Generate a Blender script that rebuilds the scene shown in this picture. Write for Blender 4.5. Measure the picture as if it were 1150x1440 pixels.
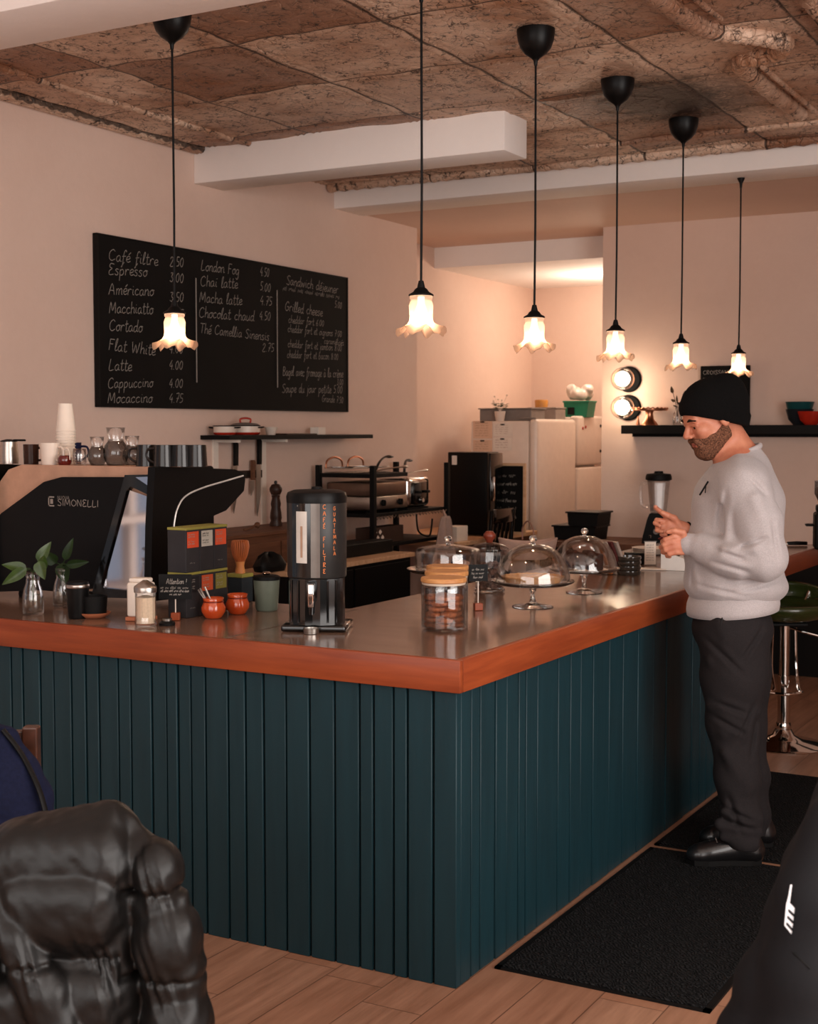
import bpy, bmesh, math, random
import numpy as np
from mathutils import Vector, Matrix
random.seed(7)
np.random.seed(7)
for o in list(bpy.data.objects): bpy.data.objects.remove(o)
S = bpy.context.scene
COL = S.collection
PI = math.pi
# ---------------------------------------------------------------- camera
YAW = math.radians(29.351)
cam = bpy.data.objects.new('camera', bpy.data.cameras.new('camera'))
COL.objects.link(cam)
cam.location = (1.7944, -3.4651, 1.6)
cam.rotation_euler = (math.radians(90 - 3.3905), 0, YAW)
cam.data.sensor_fit = 'VERTICAL'
cam.data.sensor_width = 36
cam.data.sensor_height = 36
cam.data.lens = 48.95
cam.data.clip_start = .05
cam.data.dof.use_dof = True
cam.data.dof.focus_distance = 4.6
cam.data.dof.aperture_fstop = 7
S.camera = cam
# ---------------------------------------------------------------- exposure, world, large lights
S.view_settings.view_transform = 'Standard'
S.view_settings.look = 'None'
S.view_settings.exposure = 0.98
S.view_settings.gamma = 1
S.view_settings.use_curve_mapping = False
W = bpy.data.worlds.new('daylight')
S.world = W
W.use_nodes = True
W.node_tree.nodes['Background'].inputs[0].default_value = (.80, .85, 1.0, 1)
W.node_tree.nodes['Background'].inputs[1].default_value = 0.16

def area(name, loc, rot, sx, sy, power, col):
    l = bpy.data.lights.new(name, 'AREA')
    l.shape = 'RECTANGLE'; l.size = sx; l.size_y = sy; l.energy = power; l.color = col
    o = bpy.data.objects.new(name, l); COL.objects.link(o)
    o.location = loc; o.rotation_euler = rot
    return o
# daylight entering through the shop windows (right side and street front)
area('window_light_side', (3.75, -1.5, 1.75), (0, math.radians(90), 0), 2.1, 3.8, 96, (1.0, .93, .88))
area('window_light_front', (.6, -4.9, 1.9), (math.radians(90), 0, 0), 4.6, 2.0, 54, (1.0, .93, .88))
def point(name, loc, power, col, r=.03):
    l = bpy.data.lights.new(name, 'POINT'); l.energy = power; l.color = col; l.shadow_soft_size = r
    o = bpy.data.objects.new(name, l); COL.objects.link(o); o.location = loc
    return o
# lamp on the alcove ceiling, behind the dropped beam
point('alcove_lamp_light', (-2.3, 7.0, 2.55), 12, (1.0, .85, .68), .12)

# ---------------------------------------------------------------- materials
def lin(c):
    def f(v):
        v /= 255.
        return v / 12.92 if v <= .04045 else ((v + .055) / 1.055) ** 2.4
    return (f(c[0]), f(c[1]), f(c[2]), 1)
class NT:
    def __init__(s, name):
        s.m = bpy.data.materials.new(name); s.m.use_nodes = True
        s.t = s.m.node_tree; s.b = s.t.nodes['Principled BSDF']; s.out = s.t.nodes['Material Output']
    def n(s, typ, **kw):
        nd = s.t.nodes.new(typ)
        for k, v in kw.items():
            if k.startswith('i_'):
                key = k[2:]
                nd.inputs[int(key) if key.isdigit() else key].default_value = v
            else: setattr(nd, k, v)
        return nd
    def l(s, a, b): s.t.links.new(a, b)
    def math(s, op, a, b=None, c=None):
        nd = s.t.nodes.new('ShaderNodeMath'); nd.operation = op
        for i, v in enumerate((a, b, c)):
            if v is None: continue
            if isinstance(v, (int, float)): nd.inputs[i].default_value = v
            else: s.l(v, nd.inputs[i])
        return nd.outputs[0]
    def mix(s, f, a, b):
        nd = s.t.nodes.new('ShaderNodeMix'); nd.data_type = 'RGBA'
        for i, v in ((0, f), (6, a), (7, b)):
            if isinstance(v, (int, float, tuple)): nd.inputs[i].default_value = v
            else: s.l(v, nd.inputs[i])
        return nd.outputs[2]
    def noise(s, scale, detail=4, vec=None, rough=.55):
        nd = s.t.nodes.new('ShaderNodeTexNoise'); nd.inputs['Scale'].default_value = scale
        nd.inputs['Detail'].default_value = detail; nd.inputs['Roughness'].default_value = rough
        if vec is not None: s.l(vec, nd.inputs['Vector'])
        return nd.outputs[0]
    def ramp(s, f, p0, p1):
        nd = s.t.nodes.new('ShaderNodeMapRange'); nd.inputs[1].default_value = p0; nd.inputs[2].default_value = p1
        s.l(f, nd.inputs[0]); return nd.outputs[0]
    def co(s, scale=None):
        c = s.n('ShaderNodeTexCoord').outputs['Object']
        if scale:
            mp = s.n('ShaderNodeMapping'); mp.inputs['Scale'].default_value = scale
            s.l(c, mp.inputs[0]); c = mp.outputs[0]
        return c
    def bump(s, h, strength=.3, dist=.01):
        nd = s.n('ShaderNodeBump'); nd.inputs['Strength'].default_value = strength
        nd.inputs['Distance'].default_value = dist; s.l(h, nd.inputs['Height'])
        s.l(nd.outputs[0], s.b.inputs['Normal'])
MATS = {}
def pm(name, c, rough=.5, metal=0., var=.12, ns=18, bump=0., bs=None, c2=None, coat=0., stretch=None, spec=None, bd=.004, sheen=0., rv=.0):
    """plain painted / moulded surface with a little tonal and relief variation"""
    if name in MATS: return MATS[name]
    t = NT(name); b = t.b
    A = lin(c); B = lin(c2) if c2 else tuple(v * (1 - var * 1.6) for v in A[:3]) + (1,)
    v = t.co(stretch)
    n = t.noise(ns, 5, v)
    f = t.ramp(n, .3, .7)
    t.l(t.mix(f, A, B), b.inputs['Base Color'])
    b.inputs['Roughness'].default_value = rough; b.inputs['Metallic'].default_value = metal
    if rv: t.l(t.math('MULTIPLY_ADD', n, rv, rough - rv / 2), b.inputs['Roughness'])
    if coat: b.inputs['Coat Weight'].default_value = coat; b.inputs['Coat Roughness'].default_value = .08
    if spec is None and max(c) < 75 and not coat and metal < .1: spec = .16
    if spec is not None: b.inputs['Specular IOR Level'].default_value = spec
    if sheen: b.inputs['Sheen Weight'].default_value = sheen
    if bump: t.bump(t.noise(bs or ns * 4, 4, v), bump, bd)
    MATS[name] = t.m
    return t.m
def thin_glass(name, tint=(1, 1, 1), f0=.06, gain=.55, rough=.02):
    if name in MATS: return MATS[name]
    t = NT(name); t.t.nodes.remove(t.b)
    tr = t.n('ShaderNodeBsdfTransparent'); tr.inputs[0].default_value = (*tint, 1)
    gl = t.n('ShaderNodeBsdfGlossy'); gl.inputs['Roughness'].default_value = rough
    lw = t.n('ShaderNodeLayerWeight'); lw.inputs[0].default_value = .25
    f = t.math('MULTIPLY_ADD', lw.outputs['Fresnel'], gain, f0)
    mx = t.n('ShaderNodeMixShader'); t.l(f, mx.inputs[0]); t.l(tr.outputs[0], mx.inputs[1]); t.l(gl.outputs[0], mx.inputs[2])
    t.l(mx.outputs[0], t.out.inputs[0]); MATS[name] = t.m
    return t.m
def solid_glass(name, tint=(.95, .95, .93)):
    if name in MATS: return MATS[name]
    t = NT(name); b = t.b
    b.inputs['Base Color'].default_value = (*tint, 1); b.inputs['Roughness'].default_value = .03
    b.inputs['Transmission Weight'].default_value = 1; b.inputs['IOR'].default_value = 1.45
    MATS[name] = t.m; return t.m
def emit(name, c, strength):
    if name in MATS: return MATS[name]
    t = NT(name); b = t.b
    b.inputs['Base Color'].default_value = (*c, 1)
    b.inputs['Emission Color'].default_value = (*c, 1); b.inputs['Emission Strength'].default_value = strength
    MATS[name] = t.m; return t.m
def wood(name, c, c2, rough=.4, axis=1, scale=1., coat=0., bump=.08):
    if name in MATS: return MATS[name]
    t = NT(name); b = t.b
    st = [14 * scale] * 3; st[axis] = 1.1 * scale
    v = t.co(tuple(st))
    n = t.noise(2.2, 7, v, .62); f = t.ramp(n, .32, .7)
    t.l(t.mix(f, lin(c), lin(c2)), b.inputs['Base Color'])
    b.inputs['Roughness'].default_value = rough
    if coat: b.inputs['Coat Weight'].default_value = coat; b.inputs['Coat Roughness'].default_value = .1
    b.inputs['Specular IOR Level'].default_value = .3; t.bump(n, bump, .003); MATS[name] = t.m
    return t.m
def plaster(name, c, c2):
    t = NT(name); b = t.b; v = t.co()
    n = t.noise(1.3, 6, v); n2 = t.noise(22, 5, v)
    f = t.math('MULTIPLY_ADD', n2, .35, t.math('MULTIPLY', t.ramp(n, .3, .7), .65))
    t.l(t.mix(f, lin(c), lin(c2)), b.inputs['Base Color']); b.inputs['Roughness'].default_value = .82
    t.bump(t.math('MULTIPLY_ADD', t.noise(60, 4, v), .4, n2), .22, .006)
    MATS[name] = t.m; return t.m
M_wall = plaster('plaster', (226, 199, 184), (214, 184, 168))
M_white = plaster('beam_paint', (246, 238, 232), (238, 228, 222))
M_soff = plaster('soffit_paint', (222, 192, 174), (210, 178, 160))
M_black = pm('matte_black', (15, 14, 14), .55)
M_gblack = pm('gloss_black', (10, 10, 10), .12, coat=.4)
M_sblack = pm('satin_black', (14, 13, 13), .38)
M_blackmetal = pm('black_metal', (16, 15, 15), .45, .2)
M_steel = pm('brushed_steel', (188, 180, 172), .28, 1., stretch=(1, 1, 30), bump=.05)
M_chrome = pm('chrome', (215, 210, 205), .08, 1., var=.02)
M_copper = pm('copper', (206, 140, 108), .32, 1.)
M_rose = pm('rose_metal', (208, 162, 134), .38, .35)
M_trim = pm('bright_trim', (228, 222, 216), .25, .3)
M_teal = pm('teal_paint', (21, 52, 60), .5, ns=6, var=.14, bump=.25, bs=9, stretch=(3, 3, .35), bd=.006, rv=.15, spec=.3)
M_edge = wood('edge_wood', (158, 74, 37), (122, 50, 24), .42, 1, .8, coat=.06)
M_edgeX = wood('edge_wood_long', (152, 71, 36), (118, 48, 24), .42, 0, .8, coat=.06)
M_lightwood = wood('pale_wood', (224, 184, 146), (198, 152, 114), .5, 0)
M_lidwood = wood('lid_wood', (206, 148, 92), (178, 116, 66), .45, 0, 2)
M_darkwood = wood('dark_wood', (62, 38, 27), (38, 23, 17), .4, 2)
M_brownwood = wood('brown_wood', (120, 78, 54), (84, 52, 36), .55, 1)
M_cream = pm('cream_ceramic', (226, 210, 196), .35, var=.05)
M_paper = pm('paper_white', (236, 222, 208), .75, var=.05)
M_orange = pm('orange_glaze', (212, 88, 36), .12, ns=9, c2=(176, 58, 22), coat=.6)
M_terra = pm('terracotta', (186, 108, 72), .7)
M_olive = pm('olive_lid', (150, 142, 66), .45)
M_tea = pm('tea_card', (52, 50, 52), .45)
M_red = pm('red_enamel', (176, 40, 24), .25, coat=.3)
M_chalk = pm('chalk', (172, 163, 154), .95, ns=220, var=.35)
M_letter = pm('orange_marker', (232, 132, 72), .8)
M_whiteplastic = pm('white_plastic', (232, 226, 220), .35, var=.04)
M_fridge = pm('fridge_enamel', (232, 214, 200), .3, var=.04)
M_grey = pm('grey_plastic', (130, 120, 114), .5)
M_glass = thin_glass('clear_glass')
M_dglass = thin_glass('smoked_glass', (.45, .43, .42), .07, .6)
M_sglass = solid_glass('thick_glass')
M_leaf = pm('leaf_green', (58, 80, 28), .42, ns=40, c2=(36, 56, 18))
M_dleaf = pm('dark_leaf', (34, 52, 22), .42, ns=40, c2=(22, 36, 15))

# ---------------------------------------------------------------- mesh helpers
class MB:
    def __init__(s): s.bm = bmesh.new()
    def box(s, x0, x1, y0, y1, z0, z1, bev=0., seg=2, mtx=None):
        r = bmesh.ops.create_cube(s.bm, size=1.)
        vs = r['verts']
        for v in vs:
            v.co = Vector((x0 + (v.co.x + .5) * (x1 - x0), y0 + (v.co.y + .5) * (y1 - y0), z0 + (v.co.z + .5) * (z1 - z0)))
        if bev:
            es = list({e for v in vs for e in v.link_edges})
            g = bmesh.ops.bevel(s.bm, geom=es, offset=bev, segments=seg, affect='EDGES', profile=.5)
            vs = list({v for f in g['faces'] for v in f.verts} | {v for v in vs if v.is_valid})
        if mtx is not None:
            for v in vs: v.co = mtx @ v.co
        return s
    def lathe(s, prof, c=(0, 0, 0), seg=32, fn=None, axis=None, arc=1.):
        R = Matrix.Identity(3)
        if axis is not None: R = Vector((0, 0, 1)).rotation_difference(Vector(axis).normalized()).to_matrix()
        rings = []
        c = Vector(c)
        for (r, z) in prof:
            ring = []
            if r < 1e-6 and fn is None:
                v = s.bm.verts.new(c + R @ Vector((0, 0, z))); ring = [v] * seg
            else:
                for i in range(seg):
                    a = 2 * PI * i / seg
                    p = Vector((r * math.cos(a), r * math.sin(a), z))
                    if fn: p = fn(p, a, r, z)
                    ring.append(s.bm.verts.new(c + R @ p))
            rings.append(ring)
        for a, b in zip(rings, rings[1:]):
            for i in range(seg):
                j = (i + 1) % seg
                q = []
                for v in (a[i], a[j], b[j], b[i]):
                    if v not in q: q.append(v)
                if len(q) > 2:
                    try: s.bm.faces.new(q)
                    except ValueError: pass
        return s
    def tube(s, pts, r, seg=8, closed=False, cap=True, flat=1.):
        pts = [Vector(p) for p in pts]
        n = len(pts)
        rs = r if isinstance(r, (list, tuple)) else [r] * n
        rings = []; up = None
        for i, p in enumerate(pts):
            if closed: d = pts[(i + 1) % n] - pts[i - 1]
            else: d = pts[min(i + 1, n - 1)] - pts[max(i - 1, 0)]
            if d.length < 1e-9: d = Vector((0, 0, 1))
            d.normalize()
            if up is None:
                up = Vector((0, 0, 1)) if abs(d.z) < .9 else Vector((1, 0, 0))
            u = (up - d * up.dot(d))
            if u.length < 1e-6: u = d.orthogonal()
            u.normalize(); up = u; w = d.cross(u)
            rings.append([s.bm.verts.new(p + u * math.cos(2 * PI * k / seg) * rs[i] * flat + w * math.sin(2 * PI * k / seg) * rs[i]) for k in range(seg)])
        m = n if closed else n - 1
        for i in range(m):
            a = rings[i]; b = rings[(i + 1) % n]
            for k in range(seg):
                s.bm.faces.new((a[k], a[(k + 1) % seg], b[(k + 1) % seg], b[k]))
        if cap and not closed:
            s.bm.faces.new(list(reversed(rings[0]))); s.bm.faces.new(rings[-1])
        return s
    def prism(s, poly, a, b, fn):
        """poly: 2D outline; fn(u,v,w) -> point; extruded from w=a to w=b"""
        A = [s.bm.verts.new(fn(u, v, a)) for u, v in poly]
        B = [s.bm.verts.new(fn(u, v, b)) for u, v in poly]
        n = len(poly)
        s.bm.faces.new(A); s.bm.faces.new(list(reversed(B)))
        for i in range(n):
            s.bm.faces.new((A[i], B[i], B[(i + 1) % n], A[(i + 1) % n]))
        return s
    def shift(s, v):
        v = Vector(v)
        for q in s.bm.verts: q.co -= v
        return s
    def quad(s, *p):
        s.bm.faces.new([s.bm.verts.new(q) for q in p]); return s
    def grid(s, nu, nv, fn):
        vs = [[s.bm.verts.new(fn(i / nu, j / nv)) for j in range(nv + 1)] for i in range(nu + 1)]
        for i in range(nu):
            for j in range(nv):
                s.bm.faces.new((vs[i][j], vs[i + 1][j], vs[i + 1][j + 1], vs[i][j + 1]))
        return s
def xyz(u, v, w): return Vector((u, v, w))       # outline in plan, extruded up
def xzy(u, v, w): return Vector((u, w, v))       # outline in XZ, extruded along Y
def yzx(u, v, w): return Vector((w, u, v))       # outline in YZ, extruded along X
MIRROR = [False]     # figures and coats are laid out in a right / towards-us / up frame
def mesh_obj(name, mb, mat, smooth=False):
    bm = mb.bm if isinstance(mb, MB) else mb
    if MIRROR[0]:
        for v in bm.verts: v.co.y = -v.co.y
    bmesh.ops.remove_doubles(bm, verts=bm.verts, dist=1e-6)
    bmesh.ops.recalc_face_normals(bm, faces=bm.faces)
    me = bpy.data.meshes.new(name); bm.to_mesh(me); bm.free()
    me.materials.append(mat)
    if smooth:
        for p in me.polygons: p.use_smooth = True
        if smooth != 'all': me.set_sharp_from_angle(angle=math.radians(40))
    o = bpy.data.objects.new(name, me); COL.objects.link(o)
    return o
def thing(name, label, cat, loc=(0, 0, 0), rz=0., group=None):
    o = bpy.data.objects.new(name, None); COL.objects.link(o)
    o.empty_display_size = .05
    o.location = loc; o.rotation_euler = (0, 0, rz); o['label'] = label; o['category'] = cat
    if group: o['group'] = group
    return o
def part(name, mb, mat, parent, smooth=False, label=None):
    o = mesh_obj(name, mb, mat, smooth); o.parent = parent
    if label: o['label'] = label
    return o
def solo(name, mb, mat, label, cat, loc=(0, 0, 0), rz=0., group=None, smooth=False):
    o = mesh_obj(name, mb, mat, smooth); o.location = loc; o.rotation_euler = (0, 0, rz)
    o['label'] = label; o['category'] = cat
    if group: o['group'] = group
    return o
def struct(name, mb, mat, smooth=False, parent=None):
    o = mesh_obj(name, mb, mat, smooth)
    if parent: o.parent = parent
    else: o['kind'] = 'structure'
    return o
def dup(root, loc, rz=None, label=None, group=None):
    r = root.copy(); COL.objects.link(r); r.location = loc
    if rz is not None: r.rotation_euler = (0, 0, rz)
    if label: r['label'] = label
    if group: r['group'] = group
    for ch in list(root.children):
        c = ch.copy(); COL.objects.link(c); c.parent = r
        for g in list(ch.children):
            d = g.copy(); COL.objects.link(d); d.parent = c
    return r
def spline(pts, k=6, closed=False):
    P = [np.array(p, float) for p in pts]; n = len(P); out = []
    m = n if closed else n - 1
    for i in range(m):
        p0 = P[(i - 1) % n] if closed else P[max(i - 1, 0)]
        p1 = P[i]; p2 = P[(i + 1) % n]
        p3 = P[(i + 2) % n] if closed else P[min(i + 2, n - 1)]
        for j in range(k):
            t = j / k
            out.append(.5 * (2 * p1 + (p2 - p0) * t + (2 * p0 - 5 * p1 + 4 * p2 - p3) * t * t + (3 * p1 - p0 - 3 * p2 + p3) * t ** 3))
    if not closed: out.append(P[-1])
    return out

# ---------------------------------------------------------------- implicit surfaces (cloth, bodies)
class SDF:
    def __init__(s, lo, hi, h):
        s.lo = np.array(lo, np.float32); s.h = h
        s.n = np.ceil((np.array(hi) - s.lo) / h).astype(int) + 1
        s.D = np.full(s.n, 1.0, np.float32)
    def _blk(s, lo, hi, pad):
        i0 = np.maximum(np.floor((np.array(lo) - pad - s.lo) / s.h).astype(int), 0)
        i1 = np.minimum(np.ceil((np.array(hi) + pad - s.lo) / s.h).astype(int) + 1, s.n)
        if (i1 <= i0).any(): return None, None
        ax = [s.lo[a] + s.h * np.arange(i0[a], i1[a], dtype=np.float32) for a in range(3)]
        return (slice(i0[0], i1[0]), slice(i0[1], i1[1]), slice(i0[2], i1[2])), np.meshgrid(*ax, indexing='ij')
    def _put(s, sl, d, k, op):
        a = s.D[sl]
        if op == 'sub':
            b = -d; hh = np.clip(.5 - .5 * (a - b) / k, 0, 1)   # smooth max
            s.D[sl] = a * (1 - hh) + b * hh + k * hh * (1 - hh)
        else:
            hh = np.clip(.5 + .5 * (a - d) / k, 0, 1)
            s.D[sl] = a * (1 - hh) + d * hh - k * hh * (1 - hh)
    def cap(s, a, b, ra, rb, k=.02, sc=(1, 1, 1), op='add'):
        a = np.array(a, float); b = np.array(b, float); sc = np.array(sc, float)
        R = max(ra, rb) * sc
        sl, g = s._blk(np.minimum(a, b) - R, np.maximum(a, b) + R, k + 3 * s.h + .03)
        if sl is None: return s
        A = a / sc; B = b / sc; d = B - A; L = max(float(d @ d), 1e-9)
        px, py, pz = g[0] / sc[0] - A[0], g[1] / sc[1] - A[1], g[2] / sc[2] - A[2]
        t = np.clip((px * d[0] + py * d[1] + pz * d[2]) / L, 0, 1)
        q = np.sqrt((px - t * d[0]) ** 2 + (py - t * d[1]) ** 2 + (pz - t * d[2]) ** 2)
        s._put(sl, ((q - (ra + (rb - ra) * t)) * min(sc)).astype(np.float32), k, op); return s
    def chain(s, pts, rs, k=.01, **kw):
        for i in range(len(pts) - 1): s.cap(pts[i], pts[i + 1], rs[i], rs[i + 1], k, **kw)
        return s
    def rbox(s, c, hsz, rr, k=.02, op='add', R=None):
        c = np.array(c, float); hsz = np.array(hsz, float)
        sl, g = s._blk(c - hsz.max() if R is not None else c - hsz, c + hsz.max() if R is not None else c + hsz, k + 3 * s.h + .03)
        if sl is None: return s
        p = [g[i] - c[i] for i in range(3)]
        if R is not None: p = [R[i][0] * p[0] + R[i][1] * p[1] + R[i][2] * p[2] for i in range(3)]
        q = [np.abs(p[i]) - (hsz[i] - rr) for i in range(3)]
        d = np.sqrt(sum(np.maximum(x, 0) ** 2 for x in q)) + np.minimum(np.maximum(np.maximum(q[0], q[1]), q[2]), 0) - rr
        s._put(sl, d.astype(np.float32), k, op); return s
    def ell(s, c, r, k=.02, R=None, op='add'):
        c = np.array(c, float); r = np.array(r, float)
        ext = r if R is None else np.full(3, r.max())
        sl, g = s._blk(c - ext, c + ext, k + 3 * s.h + .03)
        if sl is None: return s
        p = [g[i] - c[i] for i in range(3)]
        if R is not None:   # rows of R are the local axes
            p = [R[i][0] * p[0] + R[i][1] * p[1] + R[i][2] * p[2] for i in range(3)]
        k0 = np.sqrt(sum((p[i] / r[i]) ** 2 for i in range(3))) + 1e-6
        k1 = np.sqrt(sum((p[i] / r[i] ** 2) ** 2 for i in range(3))) + 1e-6
        s._put(sl, (k0 * (k0 - 1) / k1).astype(np.float32), k, op); return s
    def grids(s):
        return np.meshgrid(*[s.lo[a] + s.h * np.arange(s.n[a], dtype=np.float32) for a in range(3)], indexing='ij')
    def cut(s, nrm, d):
        """keep the side where nrm.p < d"""
        g = s.grids(); s.D = np.maximum(s.D, (nrm[0] * g[0] + nrm[1] * g[1] + nrm[2] * g[2] - d).astype(np.float32)); return s
    def crease(s, a, b, amp=.007, w=.007, side=.05):
        """a soft fold line pressed into the near side of a garment"""
        g = s.grids(); ax, az, bx, bz = a[0], a[2], b[0], b[2]; dx, dz = bx - ax, bz - az; L = dx * dx + dz * dz
        t = ((g[0] - ax) * dx + (g[2] - az) * dz) / L; tc = np.clip(t, 0, 1)
        d = np.hypot(g[0] - ax - tc * dx, g[2] - az - tc * dz)
        f = np.sin(PI * np.clip(t, .02, .98)) ** .6 * (g[1] > side)
        s.D += (amp * f * (np.exp(-(d / w) ** 2) - .45 * np.exp(-((d - 2.2 * w) / (1.3 * w)) ** 2))).astype(np.float32); return s
    def mesh(s, name, mat, parent=None, smooth_iter=1):
        D = s.D; h = s.h; nx, ny, nz = D.shape
        sg = D < 0
        c = [sg[i:nx - 1 + i, j:ny - 1 + j, k:nz - 1 + k] for i in (0, 1) for j in (0, 1) for k in (0, 1)]
        an = c[0].copy(); al = c[0].copy()
        for q in c[1:]: an |= q; al &= q
        idx = np.argwhere(an & ~al)
        cnt = np.zeros(len(idx)); acc = np.zeros((len(idx), 3))
        offs = [np.array((i, j, k)) for i in (0, 1) for j in (0, 1) for k in (0, 1)]
        for a in offs:
            for ax in range(3):
                if a[ax]: continue
                b = a.copy(); b[ax] = 1
                va = D[tuple((idx + a).T)]; vb = D[tuple((idx + b).T)]
                cr = (va < 0) != (vb < 0)
                t = np.where(cr, va / np.where(cr, va - vb, 1), 0)
                acc += (a + t[:, None] * (b - a)) * cr[:, None]; cnt += cr
        V = s.lo + h * (idx + acc / cnt[:, None])
        vid = np.full((nx - 1, ny - 1, nz - 1), -1, np.int32); vid[tuple(idx.T)] = np.arange(len(idx))
        F = []
        for ax in range(3):
            o = [a for a in range(3) if a != ax]
            s0 = [slice(None)] * 3; s1 = [slice(None)] * 3; s0[ax] = slice(0, -1); s1[ax] = slice(1, None)
            e = np.argwhere(sg[tuple(s0)] != sg[tuple(s1)])
            e = e[(e[:, o[0]] > 0) & (e[:, o[1]] > 0) & (e[:, o[0]] < D.shape[o[0]] - 1) & (e[:, o[1]] < D.shape[o[1]] - 1)]
            def at(d0, d1):
                q = e.copy(); q[:, o[0]] += d0; q[:, o[1]] += d1; return vid[tuple(q.T)]
            F.append(np.stack([at(-1, -1), at(0, -1), at(0, 0), at(-1, 0)], 1))
        F = np.concatenate(F)
        # relax a little
        for _ in range(smooth_iter):
            A = np.zeros_like(V); n = np.zeros(len(V))
            for i in range(4):
                np.add.at(A, F[:, i], V[F[:, (i + 1) % 4]]); np.add.at(A, F[:, i], V[F[:, i - 1]]); np.add.at(n, F[:, i], 2)
            V = .5 * V + .5 * A / np.maximum(n, 1)[:, None]
        if MIRROR[0]: V[:, 1] *= -1
        me = bpy.data.meshes.new(name)
        me.from_pydata(V.tolist(), [], F.tolist())
        bm = bmesh.new(); bm.from_mesh(me); bmesh.ops.recalc_face_normals(bm, faces=bm.faces); bm.to_mesh(me); bm.free()
        me.materials.append(mat)
        me.polygons.foreach_set('use_smooth', [True] * len(me.polygons))
        o = bpy.data.objects.new(name, me); COL.objects.link(o)
        if parent: o.parent = parent
        return o

# ---------------------------------------------------------------- handwriting (single-stroke letters)
GL = {
'a': (10, ["8,8 5,10 1,7 1,2 4,0 7,3 8,9 8,2 11,1"]), 'b': (10, ["0,4 3,19 1,10 1,1 4,0 8,3 8,7 5,10 2,7"]),
'c': (9, ["8,8 5,10 1,7 1,3 4,0 9,2"]), 'd': (10, ["8,8 5,10 1,7 1,2 4,0 8,4", "9,20 8,2 11,1"]),
'e': (8, ["1,4 7,6 7,9 4,10 1,7 1,3 4,0 9,2"]), 'f': (7, ["8,17 6,20 3,15 2,-5 0,-8 5,0", "0,9 7,10"]),
'g': (10, ["8,8 5,10 1,7 1,2 4,0 8,5", "8,10 8,-4 5,-8 1,-5"]), 'h': (9, ["1,20 1,0", "1,6 5,10 8,7 8,1 10,1"]),
'i': (5, ["2,10 2,2 5,1", "2,14 2.6,14.8"]), 'j': (5, ["3,10 3,-5 0,-7", "3,14 3.6,14.8"]), 'k': (8, ["1,20 1,0", "7,10 1,4 8,0"]),
'l': (5, ["1,3 4,17 3,20 1,15 1,2 3,0 6,2"]), 'm': (14, ["1,10 1,0", "1,6 4,10 6,8 6,0", "6,6 10,10 12,8 12,1 14,1"]),
'n': (10, ["1,10 1,0", "1,6 5,10 8,8 8,1 11,1"]), 'o': (9, ["5,10 1,7 1,3 4,0 8,3 8,7 5,10 10,9"]),
'p': (10, ["1,10 1,-9", "1,7 5,10 8,7 8,3 4,0 1,2"]), 'q': (10, ["8,8 5,10 1,7 1,2 4,0 8,5", "8,10 8,-9"]),
'r': (8, ["1,10 1,0", "1,5 4,10 8,9"]), 's': (8, ["7,9 4,10 1,8 6,4 6,1 3,0 0,2"]), 't': (7, ["3,18 3,2 6,0 8,2", "0,11 7,12"]),
'u': (10, ["1,10 1,2 4,0 7,3 8,10 8,2 11,1"]), 'v': (9, ["1,10 4,0 8,10"]), 'w': (13, ["1,10 3,0 6,8 9,0 12,10"]),
'x': (9, ["1,10 8,0", "8,10 1,0"]), 'y': (9, ["1,10 4,2 8,4", "8,10 5,-6 1,-7"]), 'z': (8, ["1,10 7,10 1,0 8,0"]),
'A': (14, ["0,0 6,18 12,0", "3,7 11,7"]), 'B': (12, ["1,18 1,0", "0,18 8,17 9,12 2,10 10,7 9,1 0,0"]), 'C': (13, ["11,15 7,18 1,13 1,4 6,0 12,3"]),
'E': (11, ["10,17 3,18 1,13 6,10 1,6 2,0 10,1"]), 'F': (11, ["1,18 1,0", "1,18 10,18", "1,10 8,10"]), 'G': (13, ["11,15 7,18 1,12 1,4 6,0 11,4 11,8 6,8"]),
'H': (13, ["1,18 1,0", "11,18 11,0", "1,9 11,9"]), 'I': (5, ["2,18 2,0"]), 'L': (11, ["2,18 1,0 10,1"]), 'M': (16, ["0,0 2,18 7,4 12,18 14,0"]),
'N': (13, ["1,0 1,18 10,0 10,18"]), 'O': (14, ["6,18 1,12 1,5 6,0 12,5 12,12 6,18"]), 'R': (12, ["1,18 1,0", "0,18 8,17 9,12 1,9 10,0"]),
'S': (11, ["10,16 6,18 1,14 9,6 7,0 0,2"]), 'T': (12, ["0,18 12,18", "6,18 6,0"]), 'U': (13, ["1,18 1,4 5,0 10,4 10,18"]), 'V': (12, ["0,18 6,0 11,18"]),
'W': (18, ["0,18 4,0 8,14 12,0 16,18"]), 'D': (13, ["1,18 1,0", "0,18 7,17 11,9 7,1 0,0"]),
'0': (10, ["5,16 1,11 1,4 5,0 8,5 8,12 5,16"]), '1': (6, ["1,12 4,16 4,0"]), '2': (10, ["1,12 4,16 8,12 1,0 9,0"]), '3': (9, ["1,15 7,15 4,9 8,5 5,0 0,2"]),
'4': (10, ["6,16 1,6 9,6", "7,10 7,-1"]), '5': (9, ["8,16 2,16 2,9 7,8 7,2 1,0"]), '6': (9, ["7,16 2,9 1,3 4,0 8,4 4,8 1,5"]), '7': (9, ["1,16 8,16 3,0", "2,8 8,8"]),
'8': (9, ["5,8 1,12 4,16 8,12 1,4 4,0 8,4 5,8"]), '.': (4, ["1,0 1.8,.6"]), "'": (3, ["1,20 1,16"]), '!': (5, ["2,18 2,6", "2,0 2.6,.6"]), ' ': (8, []),
'(': (5, ["4,19 1,10 4,-2"]), ')': (5, ["1,19 4,10 1,-2"]),
}
ACC = {'é': ('e', "4,13 8,17"), 'É': ('E', "4,20 9,24"), 'à': ('a', "3,17 6,13"), 'è': ('e', "3,17 6,13"), 'ï': ('i', "4,14 5,15")}
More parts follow.
